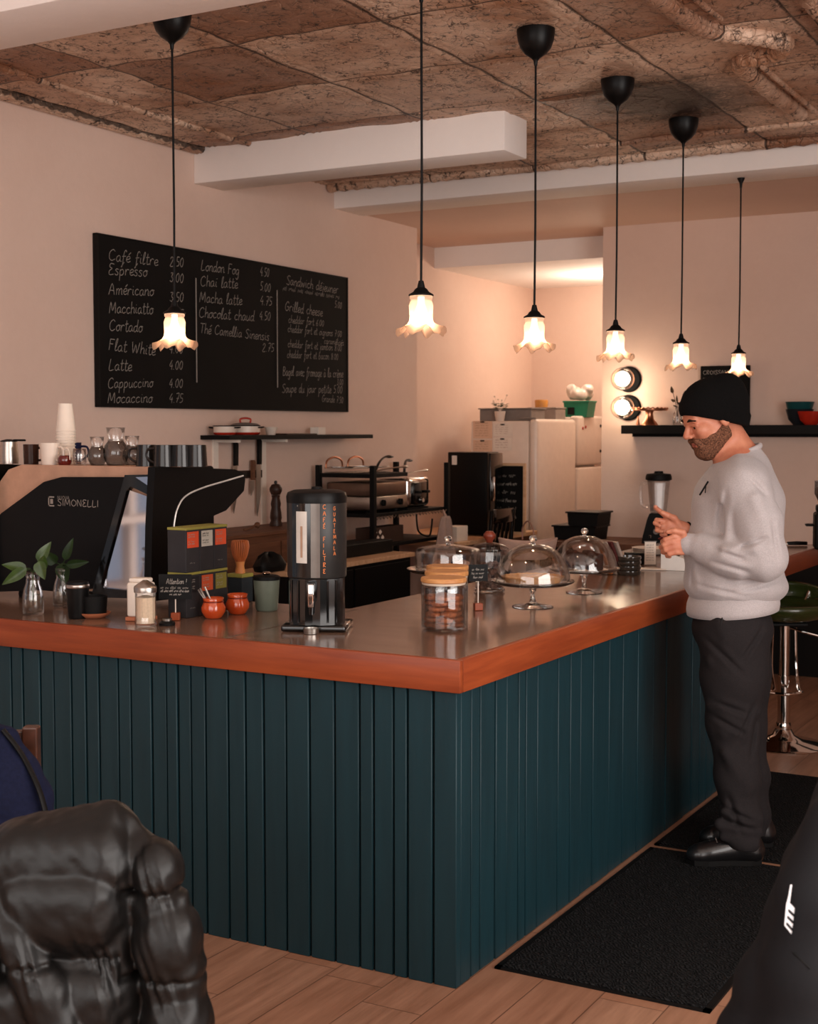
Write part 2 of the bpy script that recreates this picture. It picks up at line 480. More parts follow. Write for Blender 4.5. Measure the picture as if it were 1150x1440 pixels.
def glyphs(s, slant=.18, jit=.5):
    """polylines for a string, in units where x-height = 10"""
    out = []; x = 0.
    for ch in s:
        extra = None
        if ch in ACC: ch, extra = ACC[ch]
        w, st = GL[ch]
        for q in st + ([extra] if extra else []):
            P = [tuple(map(float, p.split(','))) for p in q.split()]
            dy = random.uniform(-jit, jit)
            P = [(x + px + slant * py, py + dy) for px, py in P]
            out.append(spline([(a, b, 0) for a, b in P], 4) if len(P) > 2 else [np.array((a, b, 0)) for a, b in P])
        x += w + 1.5
    return out, x
def scribble(n):
    """a line of writing too small to read: a wavy stroke"""
    out = []; x = 0.
    for i in range(n):
        m = random.randint(3, 7)
        P = [(x + j * 3.2, (10 if j % 2 else 0) + random.uniform(-2, 2) + (6 if random.random() < .12 else 0), 0) for j in range(m * 2)]
        out.append(spline(P, 3)); x += m * 6.4 + 6
    return out, x
def write(mb, lines, org, ux, uy, size, width=None, wt=1.1, total=None):
    """lay polylines as thin ribbons; size = height of x-height (m); width stretches to a length"""
    org, ux, uy = Vector(org), Vector(ux), Vector(uy)
    sy = size / 10.; sx = sy if width is None else width / total
    nrm = ux.cross(uy).normalized()
    for P in lines:
        pts = [org + ux * (p[0] * sx) + uy * (p[1] * sy) for p in P]
        w = wt * sy / 2
        L, Rr = [], []
        for i, p in enumerate(pts):
            d = pts[min(i + 1, len(pts) - 1)] - pts[max(i - 1, 0)]
            if d.length < 1e-9: d = ux.copy()
            sd = nrm.cross(d.normalized()) * w
            L.append(mb.bm.verts.new(p + sd)); Rr.append(mb.bm.verts.new(p - sd))
        for i in range(len(pts) - 1):
            mb.bm.faces.new((L[i], L[i + 1], Rr[i + 1], Rr[i]))
def say(mb, s, org, ux, uy, size, width=None, wt=1.1, slant=.18, jit=.5):
    ln, tot = glyphs(s, slant, jit); write(mb, ln, org, ux, uy, size, width, wt, tot)
def scrib(mb, n, org, ux, uy, size, width, wt=1.2):
    ln, tot = scribble(n); write(mb, ln, org, ux, uy, size, width, wt, tot)

# ================================================================ THE SETTING
def floor_mat():
    t = NT('floor_planks'); b = t.b
    v = t.co(); sp = t.n('ShaderNodeSeparateXYZ'); t.l(v, sp.inputs[0])
    u = t.math('DIVIDE', sp.outputs[0], .19); col = t.math('FLOOR', u)
    wn = t.n('ShaderNodeTexWhiteNoise', noise_dimensions='1D'); t.l(col, wn.inputs['W'])
    yy = t.math('ADD', t.math('DIVIDE', sp.outputs[1], 1.25), wn.outputs[0]); row = t.math('FLOOR', yy)
    cmb = t.n('ShaderNodeCombineXYZ'); t.l(col, cmb.inputs[0]); t.l(row, cmb.inputs[1])
    w2 = t.n('ShaderNodeTexWhiteNoise', noise_dimensions='3D'); t.l(cmb.outputs[0], w2.inputs['Vector'])
    add = t.n('ShaderNodeVectorMath', operation='MULTIPLY_ADD'); t.l(w2.outputs['Color'], add.inputs[0])
    add.inputs[1].default_value = (7, 7, 7); t.l(v, add.inputs[2])
    mp = t.n('ShaderNodeMapping'); mp.inputs['Scale'].default_value = (16, 1.3, 1); t.l(add.outputs[0], mp.inputs[0])
    g = t.noise(1.6, 7, mp.outputs[0], .65)
    c = t.mix(t.ramp(g, .3, .72), lin((176, 132, 106)), lin((128, 90, 68)))
    c = t.mix(t.math('MULTIPLY', w2.outputs[0], .5), c, lin((150, 98, 70)))
    fu = t.math('ABSOLUTE', t.math('SUBTRACT', t.math('FRACT', u), .5)); fv = t.math('ABSOLUTE', t.math('SUBTRACT', t.math('FRACT', yy), .5))
    seam = t.math('MAXIMUM', t.math('GREATER_THAN', fu, .49), t.math('GREATER_THAN', fv, .4985))
    t.l(t.mix(t.math('MULTIPLY', seam, .7), c, lin((70, 42, 28))), b.inputs['Base Color'])
    b.inputs['Roughness'].default_value = .42; t.bump(t.math('SUBTRACT', g, seam), .12, .004)
    return t.m
struct('floor', MB().box(-3.45, 4.1, -5.2, 8., -.1, 0), floor_mat())
struct('wall_left', MB().box(-3.5, -2.914, -.3, 5.02, 0, 3.3).box(-3.5, -2.914, -5.2, -3.4, 0, 3.3).box(-3.5, -2.914, -3.4, -.3, 0, .75).box(-3.5, -2.914, -3.4, -.3, 2.5, 3.3), M_wall)
m = MB()
for z in (.75, 1.12, 1.46, 1.9, 2.45): m.box(-3.12, -2.93, -3.4, -.3, z, z + .035)
for y in (-3.4, -2.4, -1.35, -.35): m.box(-3.1, -3.04, y, y + .05, .75, 2.5)
struct('added_window', m, M_paper)  # unseen window and opening, added to give the machine's mirror panel a bluish reflection
struct('wall_alcove_left', MB().box(-3.5, -3.3, 5.02, 8., 0, 3.3), M_wall)
struct('wall_alcove_back', MB().box(-3.3, -1.6, 7.8, 8., 0, 3.3), M_wall)
struct('wall_back', MB().box(-1.775, 4.1, 5.6, 7.8, .86, 3.3), M_wall)
struct('wall_back_lower', MB().box(-1.775, 4.1, 5.6, 7.8, 0, .86), pm('black_wainscot', (24, 22, 21), .5))
struct('wall_right', MB().box(3.9, 4.1, 1.4, 5.6, 0, 3.3).box(3.9, 4.1, -5.2, 1.4, 0, .6).box(3.9, 4.1, -5.2, 1.4, 2.85, 3.3), M_wall)
struct('wall_front', MB().box(-2.914, 3.9, -5.2, -5., 0, .7).box(-2.914, 3.9, -5.2, -5., 2.95, 3.3).box(-2.914, -1.8, -5.2, -5., .7, 2.95).box(3.2, 3.9, -5.2, -5., .7, 2.95), M_wall)
m = MB()
for y in (-5.2, -3., -.8, 1.34): m.box(3.96, 4.04, y, y + .06, .6, 2.85)
m.box(3.96, 4.04, -5.2, 1.4, .6, .66); m.box(3.96, 4.04, -5.2, 1.4, 2.79, 2.85)
struct('window_1', m, M_black)
m = MB()
for x in (-1.8, -.15, 1.5, 3.14): m.box(x, x + .06, -5.14, -5.06, .7, 2.95)
m.box(-1.8, 3.2, -5.14, -5.06, .7, .76); m.box(-1.8, 3.2, -5.14, -5.06, 2.89, 2.95)
struct('window_2', m, M_black)
# pressed tin ceiling
TX, TY, PX, PY = -.19, 1.03, .662, .685
def tin_mat():
    t = NT('pressed_tin'); b = t.b
    v = t.co(); sp = t.n('ShaderNodeSeparateXYZ'); t.l(v, sp.inputs[0])
    wob = t.noise(9, 3, v); wob = t.math('MULTIPLY_ADD', wob, .024, -.012)
    u = t.math('DIVIDE', t.math('ADD', t.math('ADD', sp.outputs[0], -TX), wob), PX)
    w = t.math('DIVIDE', t.math('ADD', t.math('ADD', sp.outputs[1], -TY), wob), PY)
    cmb = t.n('ShaderNodeCombineXYZ'); t.l(t.math('FLOOR', u), cmb.inputs[0]); t.l(t.math('FLOOR', w), cmb.inputs[1])
    wn = t.n('ShaderNodeTexWhiteNoise', noise_dimensions='2D'); t.l(cmb.outputs[0], wn.inputs['Vector'])
    fu = t.math('ABSOLUTE', t.math('SUBTRACT', t.math('FRACT', u), .5)); fw = t.math('ABSOLUTE', t.math('SUBTRACT', t.math('FRACT', w), .5))
    edge = t.math('MAXIMUM', fu, fw)
    n1 = t.noise(2.2, 6, v); n2 = t.noise(14, 6, v, .7); n3 = t.noise(55, 5, v, .7)
    # filigree relief
    def vor(sc):
        d = t.n('ShaderNodeTexVoronoi', feature='DISTANCE_TO_EDGE'); d.inputs['Scale'].default_value = sc
        mx = t.n('ShaderNodeVectorMath', operation='MULTIPLY_ADD'); nn = t.n('ShaderNodeTexNoise'); nn.inputs['Scale'].default_value = 7
        t.l(v, nn.inputs['Vector']); t.l(nn.outputs['Color'], mx.inputs[0]); mx.inputs[1].default_value = (.12, .12, .12); t.l(v, mx.inputs[2])
        t.l(mx.outputs[0], d.inputs['Vector']); return d.outputs['Distance']
    v1 = vor(15); v2 = vor(34)
    fil = t.ramp(t.math('MINIMUM', v1, t.math('MULTIPLY', v2, 1.6)), .0, .055)
    base = t.mix(t.ramp(n1, .35, .68), lin((232, 202, 178)), lin((172, 126, 96)))
    base = t.mix(t.math('MULTIPLY', t.math('GREATER_THAN', wn.outputs[0], .62), .65), base, lin((132, 82, 54)))
    # chipped dark patches follow the relief
    chip = t.math('MULTIPLY', t.ramp(n2, .47, .6), t.math('SUBTRACT', 1., fil))
    chip2 = t.math('MULTIPLY', t.ramp(n3, .52, .6), t.ramp(n2, .44, .58))
    chips = t.math('MINIMUM', t.math('ADD', chip, t.math('MULTIPLY', chip2, 1.)), 1.)
    c = t.mix(t.math('MULTIPLY', chips, .95), base, lin((58, 44, 36)))
    fleck = t.math('MULTIPLY', t.ramp(t.noise(80, 3, v), .6, .7), t.ramp(n2, .45, .3))
    c = t.mix(t.math('MULTIPLY', fleck, .8), c, lin((226, 196, 170)))
    # old scorch mark by one seam
    ds = t.n('ShaderNodeVectorMath', operation='DISTANCE'); mp = t.n('ShaderNodeMapping'); mp.inputs['Scale'].default_value = (1, .8, 0); t.l(v, mp.inputs[0])
    t.l(mp.outputs[0], ds.inputs[0]); ds.inputs[1].default_value = (-.36, 2.2, 0)
    burn = t.ramp(t.math('ADD', ds.outputs['Value'], t.math('MULTIPLY_ADD', n2, .7, -.35)), .50, .2)
    c = t.mix(t.math('MULTIPLY', burn, .95), c, lin((34, 22, 18)))
    seam = t.ramp(edge, .487, .494)
    c = t.mix(t.math('MULTIPLY', seam, .85), c, lin((46, 34, 28)))
    t.l(c, b.inputs['Base Color']); b.inputs['Roughness'].default_value = .5; b.inputs['Metallic'].default_value = .15
    hgt = t.math('ADD', t.math('MULTIPLY', fil, 1.), t.math('MULTIPLY', n3, .6))
    t.bump(t.math('SUBTRACT', hgt, seam), .55, .012)
    return t.m
M_tin = tin_mat()
def tin_h(x, y):
    u = (x - TX) / PX; w = (y - TY) / PY
    fu = abs(u - np.floor(u) - .5); fw = abs(w - np.floor(w) - .5)
    e = np.maximum(fu, fw)
    h = .006 * np.exp(-((e - .455) / .012) ** 2) + .004 * np.exp(-((e - .40) / .01) ** 2)
    r = np.hypot(fu, fw)
    h += .004 * np.exp(-((r - .24) / .02) ** 2) + .003 * np.cos(2 * PI * u * 2) * np.cos(2 * PI * w * 2)
    h += .004 * np.sin(3.1 * x + 1.7 * y) + .003 * np.sin(7.3 * x - 5.1 * y + 1)
    h -= .007 * np.exp(-((e - .5) / .006) ** 2)
    return -h
def tin_sheet(x0, x1, y0, y1, st=.012):
    m = MB(); nx = int((x1 - x0) / st); ny = int((y1 - y0) / st)
    X_, Y_ = np.meshgrid(np.linspace(x0, x1, nx + 1), np.linspace(y0, y1, ny + 1), indexing='ij')
    H = 3.1 + tin_h(X_, Y_)
    me = bpy.data.meshes.new('ceiling')
    V = np.stack([X_, Y_, H], -1).reshape(-1, 3)
    i, j = np.meshgrid(np.arange(nx), np.arange(ny), indexing='ij')
    a = (i * (ny + 1) + j).ravel()
    F = np.stack([a, a + 1, a + ny + 2, a + ny + 1], 1)
    me.from_pydata(V.tolist(), [], F.tolist()); me.materials.append(M_tin)
    me.polygons.foreach_set('use_smooth', [True] * len(me.polygons))
    o = bpy.data.objects.new('ceiling', me); COL.objects.link(o); o['kind'] = 'structure'
    return o
tin_sheet(-2.914, 2.2, .05, 3.98)
struct('ceiling_slab', MB().box(-2.914, 3.9, -5., 5.6, 3.13, 3.3).box(2.19, 3.9, .05, 3.98, 3.09, 3.14).box(-2.914, 3.9, -5., -.2, 3.09, 3.14), M_white)
# raised mouldings pressed in the tin
m = MB()
def ridge(pts, r, wav=.0, per=.05):
    P = spline(pts, 60 if len(pts) < 4 else 30); rs = []; d = 0
    for i, p in enumerate(P):
        if i: d += float(np.linalg.norm(P[i] - P[i - 1]))
        rs.append(r * (1 + wav * math.sin(2 * PI * d / per)))
    m.tube(P, rs, 10)
ridge([(-2.86, .05, 3.095), (-2.86, 1.3, 3.095), (-2.86, 2.55, 3.095)], .024, .14, .075)
ridge([(-2.885, .05, 3.085), (-2.885, 1.3, 3.085), (-2.885, 2.55, 3.085)], .018)
ridge([(-2.55, .3, 3.095), (-2.55, 1.4, 3.095), (-2.55, 2.55, 3.095)], .02, .12, .09)
ridge([(-2.9, .2, 3.092), (-.9, .2, 3.092), (2.1, .2, 3.092)], .028, .15, .08)
ridge([(-2.9, 3.88, 3.092), (-.5, 3.88, 3.092), (2.1, 3.88, 3.092)], .03, .16, .09)
ridge([(-1.06, 3.5, 3.095), (.4, 3.5, 3.095), (2.1, 3.5, 3.095)], .018, .1, .07)
ridge([(.14, .1, 3.09), (.14, .9, 3.09), (.15, 1.45, 3.09), (.19, 1.72, 3.09), (.31, 1.86, 3.09), (.375, 2.0, 3.09), (.31, 2.13, 3.09), (.16, 2.2, 3.09), (.13, 2.4, 3.09), (.13, 3.25, 3.09)], .038, .07, .045)
ridge([(.23, .3, 3.095), (.24, 1.2, 3.095), (.25, 1.6, 3.095)], .012); ridge([(.2, 2.35, 3.095), (.2, 2.8, 3.095), (.2, 3.3, 3.095)], .012)
ridge([(.62, .1, 3.09), (.6, 1.6, 3.09), (.58, 2.2, 3.09), (.6, 3.3, 3.09)], .034, .3, .08)
ridge([(.78, .1, 3.095), (.76, 1.9, 3.095), (.76, 3.3, 3.095)], .014)
struct('trim_1', m, M_tin, True)
# beams
struct('beam_1', MB().box(-2.914, -1.075, 2.555, 2.81, 2.915, 3.125, .006), M_white, True)
struct('beam_2', MB().box(-2.914, 3.9, 3.95, 4.29, 2.972, 3.2, .006), M_white, True)
struct('beam_3', MB().box(-2.914, 3.9, -.23, .09, 2.9, 3.15, .006), M_white, True)
struct('ceiling_rear', MB().box(-3.3, 3.9, 4.28, 6.0, 2.985, 3.3), M_soff)
struct('ceiling_alcove', MB().box(-3.3, -1.6, 5.99, 7.8, 2.83, 3.3), M_white)

# ================================================================ COUNTER
def counter_mat():
    t = NT('counter_laminate'); b = t.b; v = t.co((1, 6, 1))
    n = t.noise(3.5, 6, v); n2 = t.noise(120, 3, v)
    c = t.mix(t.ramp(n, .3, .7), lin((128, 98, 80)), lin((100, 74, 60)))
    t.l(t.mix(t.math('MULTIPLY', n2, .25), c, lin((150, 120, 100))), b.inputs['Base Color'])
    t.l(t.math('MULTIPLY_ADD', n, .12, .09), b.inputs['Roughness']); t.bump(n2, .03, .001)
    b.inputs['Specular IOR Level'].default_value = .7
    return t.m
ct = thing('countertop', 'L-shaped brown laminate countertop edged with orange wood on the teal bar', 'countertop', (0, 0, .859))
m = MB().prism([(-2.9, 0), (0, 0), (0, 4.44), (-.85, 4.44), (-.85, .8), (-2.9, .8)], 0, .0932, xyz)
part('worktop', m, counter_mat(), ct)
part('wood_edge', MB().box(-2.9, .022, -.022, 0, 0, .094, .003), M_edgeX, ct, True)
part('wood_edge', MB().box(0, .022, .0005, 4.44, 0, .094, .003).box(-.85, .022, 4.44, 4.46, 0, .094, .003), M_edge, ct, True)
part('joint_strip', MB().box(-0.819, -0.813, .0, .8, .0930, .0938), pm('joint_metal', (140, 122, 108), .35, .6), ct)

cb = thing('bar_counter', 'dark teal bar base of vertical boards under the brown countertop', 'bar', (0, 0, 0))
xs = (-2.9, -2.78, -2.7, -2.58, -2.5, -2.38, -2.3, -2.2, -2.08, -2, -1.9, -1.721, -1.668, -1.589, -1.527, -1.448, -1.385, -1.329, -1.246, -1.192, -1.106, -1.045, -0.999, -0.947, -0.888, -0.8, -0.734, -0.667, -0.583, -0.498, -0.409, -0.322, -0.274, -0.206, -0.159, -0.075)
xs = list(xs) + [0.0]
m = MB()
for a, b_ in zip(xs, xs[1:]):
    dy = random.uniform(-.002, .002)
    m.box(a + .0035, b_ - (.0035 if b_ < 0 else 0), dy if b_ < 0 else 0, .03, .0, .859, .0022, 1)
part('board_cladding', m, M_teal, cb, True)
ys = (0.095, 0.155, 0.255, 0.335, 0.422, 0.475, 0.562, 0.728, 0.831, 0.925, 1.035, 1.192, 1.328, 1.479, 1.655, 1.806, 2.029)
ys = [0.03] + list(ys)
while ys[-1] < 2.7: ys.append(ys[-1] + random.choice((.07, .09, .11)))
m = MB()
for a, b_ in zip(ys, ys[1:]):
    dx = random.uniform(-.002, .002)
    m.box(-.03, dx if a > .05 else 0, a + (.0035 if a > .05 else 0), b_ - .0035, .0, .859, .0022, 1)
part('board_cladding', m, M_teal, cb, True)
yend = ys[-1]
part('carcass', MB().box(-2.9, -.01, .01, .6, .0, .858).box(-.6, -.01, .61, yend - .004, 0, .858), M_black, cb)
part('end_panel', MB().box(-.6, 0, yend, yend + .02, 0, .858), M_teal, cb)
part('support_leg', MB().box(-.62, -.56, 4.28, 4.34, 0, .858), M_black, cb)
part('support_leg', MB().box(-.82, -.76, 4.28, 4.34, 0, .858), M_black, cb)
# floor mats
M_mat = NT('ribbed_mat'); 
_n = M_mat.noise(140, 4, M_mat.co((1, 1, 1))); _w = M_mat.n('ShaderNodeTexWave', wave_type='BANDS', bands_direction='DIAGONAL'); _w.inputs['Scale'].default_value = 40; _w.inputs['Distortion'].default_value = 9
M_mat.l(M_mat.co(), _w.inputs['Vector'])
M_mat.l(M_mat.mix(M_mat.ramp(M_mat.math('MULTIPLY_ADD', _w.outputs['Fac'], .2, _n), .45, .85), lin((12, 12, 13)), lin((44, 44, 45))), M_mat.b.inputs['Base Color'])
M_mat.b.inputs['Roughness'].default_value = .95; M_mat.b.inputs['Specular IOR Level'].default_value = .1; M_mat.bump(M_mat.math('ADD', _n, _w.outputs['Fac']), .8, .01)
M_mat = M_mat.m
def mat_thing(label, x0, x1, y0, y1):
    t = thing('floor_mat', label, 'mat', ((x0 + x1) / 2, (y0 + y1) / 2, 0), 0, 'black floor mats')
    w, d = (x1 - x0) / 2, (y1 - y0) / 2
    part('pile', MB().box(-w + .02, w - .02, -d + .012, d - .012, .001, .012, .003), M_mat, t)
    part('rubber_rim', MB().box(-w, w, -d, -d + .02, .0005, .007).box(-w, w, d - .02, d, .0005, .007).box(-w, -w + .02, -d, d, .0005, .007).box(w - .02, w, -d, d, .0005, .007), M_black, t)
mat_thing('black ribbed floor mat along the bar, the nearer one', .03, .685, .19, 1.555)
mat_thing('black ribbed floor mat behind the standing man, the farther one', .03, .62, 1.6, 2.95)

# ================================================================ PENDANT LAMPS
M_shade = NT('frosted_shade'); M_shade.t.nodes.remove(M_shade.b)
_tl = M_shade.n('ShaderNodeBsdfTranslucent'); _tl.inputs[0].default_value = (.52, .36, .27, 1)
_df = M_shade.n('ShaderNodeBsdfPrincipled'); _df.inputs['Base Color'].default_value = (.62, .43, .34, 1); _df.inputs['Roughness'].default_value = .25
_tr = M_shade.n('ShaderNodeBsdfTransparent'); _tr.inputs[0].default_value = (1, .93, .86, 1)
_m1 = M_shade.n('ShaderNodeMixShader'); _m1.inputs[0].default_value = .3; M_shade.l(_tl.outputs[0], _m1.inputs[1]); M_shade.l(_df.outputs[0], _m1.inputs[2])
_m2 = M_shade.n('ShaderNodeMixShader'); _m2.inputs[0].default_value = .28; M_shade.l(_m1.outputs[0], _m2.inputs[1]); M_shade.l(_tr.outputs[0], _m2.inputs[2])
M_shade.l(_m2.outputs[0], M_shade.out.inputs[0]); M_shade = M_shade.m
M_bulb = emit('warm_bulb', (1., .86, .68), 7)
def ruffle(p, a, r, z):
    k = max(0., min(1., (.05 - z) / .05)) ** 1.6
    c = math.cos(6 * a)
    rr = r * (1 + .08 * k * math.sin(6 * a + .6) + .03 * k * math.sin(13 * a))
    return Vector((rr * math.cos(a), rr * math.sin(a), z + .017 * k * c + .006 * k * math.cos(13 * a + .5)))
def pendant(loc, top, label, canopy=True, rz=0.):
    t = thing('pendant_lamp', label, 'lamp', loc, rz, 'pendant lamps')
    L = top - loc[2]
    prof = [(.033, .125), (.037, .122), (.037, .114), (.033, .110), (.036, .102), (.0395, .093), (.0385, .075), (.0375, .055), (.039, .042), (.0445, .03), (.054, .020), (.064, .013), (.072, .009), (.078, .007)]
    part('lamp_shade', MB().lathe(prof, seg=72, fn=ruffle), M_shade, t, 'all')
    part('lamp_holder', MB().lathe([(0, .172), (.008, .172), (.011, .16), (.013, .15), (.02, .145), (.026, .136), (.04, .128), (.041, .124), (.03, .122), (.0, .122)], seg=24), M_black, t, True)
    part('bulb', MB().lathe([(0, .03), (.012, .033), (.02, .045), (.021, .06), (.014, .085), (.01, .1), (.01, .12), (0, .12)], seg=20), M_bulb, t, 'all')
    part('cord', MB().tube([(0, 0, .17), (.002, .001, L * .4), (0, 0, L - .05)], .0042, 8), M_black, t, True)
    if canopy:
        part('ceiling_cup', MB().lathe([(0, L - .135), (.006, L - .135), (.008, L - .118), (.016, L - .108), (.04, L - .092), (.058, L - .07), (.068, L - .04), (.072, L - .012), (.072, L - .002), (0, L - .002)], seg=32), M_sblack, t, True)
    else:
        part('ceiling_cup', MB().lathe([(0, L - .055), (.006, L - .055), (.008, L - .03), (.02, L - .006), (.021, L - .0005), (0, L - .0005)], seg=20), M_sblack, t, True)
    point('bulb_light', (loc[0], loc[1], loc[2] + .035), 2.0, (1., .69, .44), .022)
pendant((-0.4, 0.517, 1.909), 3.1, 'nearest and largest of the ruffled glass pendant lamps over the right bar leg', rz=.2)
pendant((-0.4, 1.408, 1.9), 3.1, 'ruffled glass pendant lamp above the centre glass cake dome, second over the right leg', rz=.5)
pendant((-0.4, 2.262, 1.902), 3.1, 'ruffled glass pendant lamp hanging beside the two round wall lights', rz=.1)
pendant((-0.4, 3.148, 1.895), 3.1, 'ruffled glass pendant lamp just to the left of the man in the beanie', rz=.8)
pendant((-0.4, 4.138, 1.893), 2.972, 'farthest pendant lamp, without a ceiling cup, hanging in front of the black sign', False, rz=.3)
pendant((-1.447, 0.56, 1.897), 3.1, 'ruffled glass pendant lamp hanging in front of the menu chalkboard', rz=.4)

# ================================================================ MENU CHALKBOARD
WX = -2.914
bd = thing('menu_chalkboard', 'large black menu chalkboard with handwritten prices on the left wall', 'chalkboard', (WX + .003, 2.91, 1.716))
def bl(y, z): return (y - 2.91, z - 1.716)
M_board = pm('chalkboard_black', (17, 15, 14), .75, var=.3, ns=3)
part('board', MB().box(.0, .028, 1.758 - 2.91, 4.062 - 2.91, 0, .834, .002), M_board, bd)
part('board_edge', MB().box(.001, .031, -1.155, -1.146, -.003, .837).box(.001, .031, 1.146, 1.155, -.003, .837).box(.001, .031, -1.155, 1.155, -.006, .0).box(.001, .031, -1.155, 1.155, .834, .84), M_black, bd)
FX = .0325
def chalk(s, x0, y0, x1, y1, h, wt=1.15, sc=False):
    m = MB()
    p, q = X_pts[(x0, y0)], X_pts[(x1, y1)]
    ux = Vector((0, q[0] - p[0], q[1] - p[1])); L = ux.length; ux.normalize(); uy = Vector((0, -ux.z, ux.y))
    org = (FX, p[0] - 2.91, p[1] - 1.716)
    if sc: scrib(m, s, org, ux, uy, h * .9, L, wt)
    else: say(m, s, org, ux, uy, h * .84, L, wt)
    part('chalk_line', m, M_chalk, bd)
LINES = [('Café filtre', 152, 366, 222, 374, .036), ('Espresso', 152, 386, 207, 389, .036), ('Américano', 152, 414, 216, 416, .036), ('Macchiatto', 153, 440, 215, 442, .036),
 ('Cortado', 153, 465, 200, 467, .036), ('Flat White', 152, 492, 218, 500, .036), ('Latte', 152, 520, 185, 522, .036), ('Cappuccino', 151, 546, 215, 544, .034), ('Mocaccino', 151, 567, 214, 566, .034),
 ('2.50', 238, 374, 258, 376, .036), ('3.00', 238, 396, 258, 398, .036), ('3.50', 238, 424, 258, 425, .036), ('3.75', 238, 447, 258, 448, .034), ('4.00', 237, 496, 257, 497, .034), ('4.00', 237, 519, 257, 520, .034), ('4.00', 237, 545, 257, 545, .034), ('4.75', 237, 566, 257, 566, .034),
 ('London Fog', 282, 380, 336, 387, .036), ('4.50', 365, 387, 378, 390, .036), ('Chaï latte', 281, 402, 334, 406, .036), ('5.00', 365, 408, 380, 411, .036), ('Macha latte', 280, 425, 340, 429, .036), ('4.75', 365, 428, 382, 430, .036),
 ('Chocolat chaud', 279, 446, 357, 452, .036), ('4.50', 364, 449, 380, 451, .036), ('Thé Camellia Sinensis', 280, 468, 378, 479, .034), ('2.75', 368, 494, 385, 495, .034),
 ('Sandwich déjeuner', 402, 400, 475, 413, .036), ('5.00', 470, 432, 480, 434, .03), ('Grilled cheese', 400, 437, 453, 445, .036), ('cheddar fort 6.00', 405, 454, 455, 459, .028), ('cheddar fort et oignons 7.00', 404, 467, 480, 474, .028),
 ('caramélisés', 455, 483, 483, 486, .024), ('cheddar fort et jambon 8.00', 404, 488, 480, 494, .028), ('cheddar fort et bacon 8.00', 403, 503, 475, 506, .028), ('Bagel avec fromage à la crème', 397, 528, 482, 531, .034), ('3.00', 473, 541, 482, 542, .028),
 ('Soupe du jour petite 5.00', 396, 552, 481, 553, .034), ('Grande 7.50', 452, 565, 482, 567, .028)]
X_pts = {(151, 546): (1.815, 1.803), (151, 567): (1.813, 1.730), (152, 366): (1.832, 2.431), (152, 386): (1.830, 2.361), (152, 414): (1.829, 2.264), (152, 492): (1.823, 1.992), (152, 520): (1.822, 1.894), (153, 440): (1.832, 2.174), (153, 465): (1.830, 2.087), (185, 522): (1.996, 1.894), (200, 467): (2.082, 2.095), (207, 389): (2.125, 2.379), (214, 566): (2.153, 1.739), (215, 442): (2.167, 2.191), (215, 544): (2.160, 1.819), (216, 416): (2.174, 2.286), (218, 500): (2.180, 1.981), (222, 374): (2.210, 2.442), (237, 496): (2.289, 2.000), (237, 519): (2.288, 1.915), (237, 545): (2.286, 1.819), (237, 566): (2.285, 1.741), (238, 374): (2.302, 2.451), (238, 396): (2.301, 2.370), (238, 424): (2.299, 2.267), (238, 447): (2.298, 2.182), (257, 497): (2.407, 2.002), (257, 520): (2.405, 1.916), (257, 545): (2.404, 1.822), (257, 566): (2.403, 1.743), (258, 376): (2.420, 2.455), (258, 398): (2.418, 2.373), (258, 425): (2.417, 2.272), (258, 448): (2.416, 2.186), (275, 391): (2.521, 2.409), (275, 538): (2.513, 1.852), (279, 446): (2.543, 2.203), (280, 425): (2.550, 2.283), (280, 468): (2.548, 2.119), (281, 402): (2.558, 2.371), (282, 380): (2.565, 2.455), (334, 406): (2.897, 2.385), (336, 387): (2.911, 2.461), (340, 429): (2.936, 2.297), (357, 452): (3.051, 2.214), (364, 449): (3.099, 2.229), (365, 387): (3.109, 2.480), (365, 408): (3.108, 2.395), (365, 428): (3.107, 2.315), (368, 494): (3.125, 2.048), (378, 390): (3.200, 2.477), (378, 479): (3.197, 2.113), (380, 411): (3.214, 2.392), (380, 451): (3.212, 2.229), (382, 430): (3.227, 2.316), (385, 495): (3.246, 2.050), (389, 408): (3.279, 2.410), (389, 545): (3.273, 1.845), (396, 552): (3.324, 1.817), (397, 408): (3.337, 2.415), (397, 528): (3.332, 1.917), (400, 437): (3.358, 2.297), (402, 400): (3.374, 2.452), (403, 503): (3.377, 2.023), (404, 467): (3.386, 2.174), (404, 488): (3.385, 2.086), (405, 454): (3.394, 2.229), (452, 565): (3.753, 1.770), (453, 445): (3.765, 2.292), (455, 459): (3.780, 2.232), (455, 483): (3.780, 2.128), (470, 432): (3.903, 2.359), (473, 541): (3.925, 1.879), (475, 413): (3.945, 2.446), (475, 506): (3.943, 2.035), (479, 421): (3.978, 2.413), (480, 434): (3.986, 2.356), (480, 474): (3.985, 2.179), (480, 494): (3.985, 2.090), (481, 553): (3.992, 1.828), (482, 531): (4.001, 1.926), (482, 542): (4.000, 1.877), (482, 567): (4.000, 1.765), (483, 486): (4.010, 2.127)}
for s, a, b_, c, d, h in LINES: chalk(s, a, b_, c, d, h)
chalk(7, 397, 408, 479, 421, .02, 1.2, True)
for (x0, y0, y1) in ((275, 391, 538), (389, 408, 545)):
    p, q = X_pts[(x0, y0)], X_pts[(x0, y1)]
    part('chalk_divider', MB().box(FX - .001, FX, p[0] - 2.91 - .004, p[0] - 2.91 + .004, q[1] - 1.716, p[1] - 1.716), M_chalk, bd)

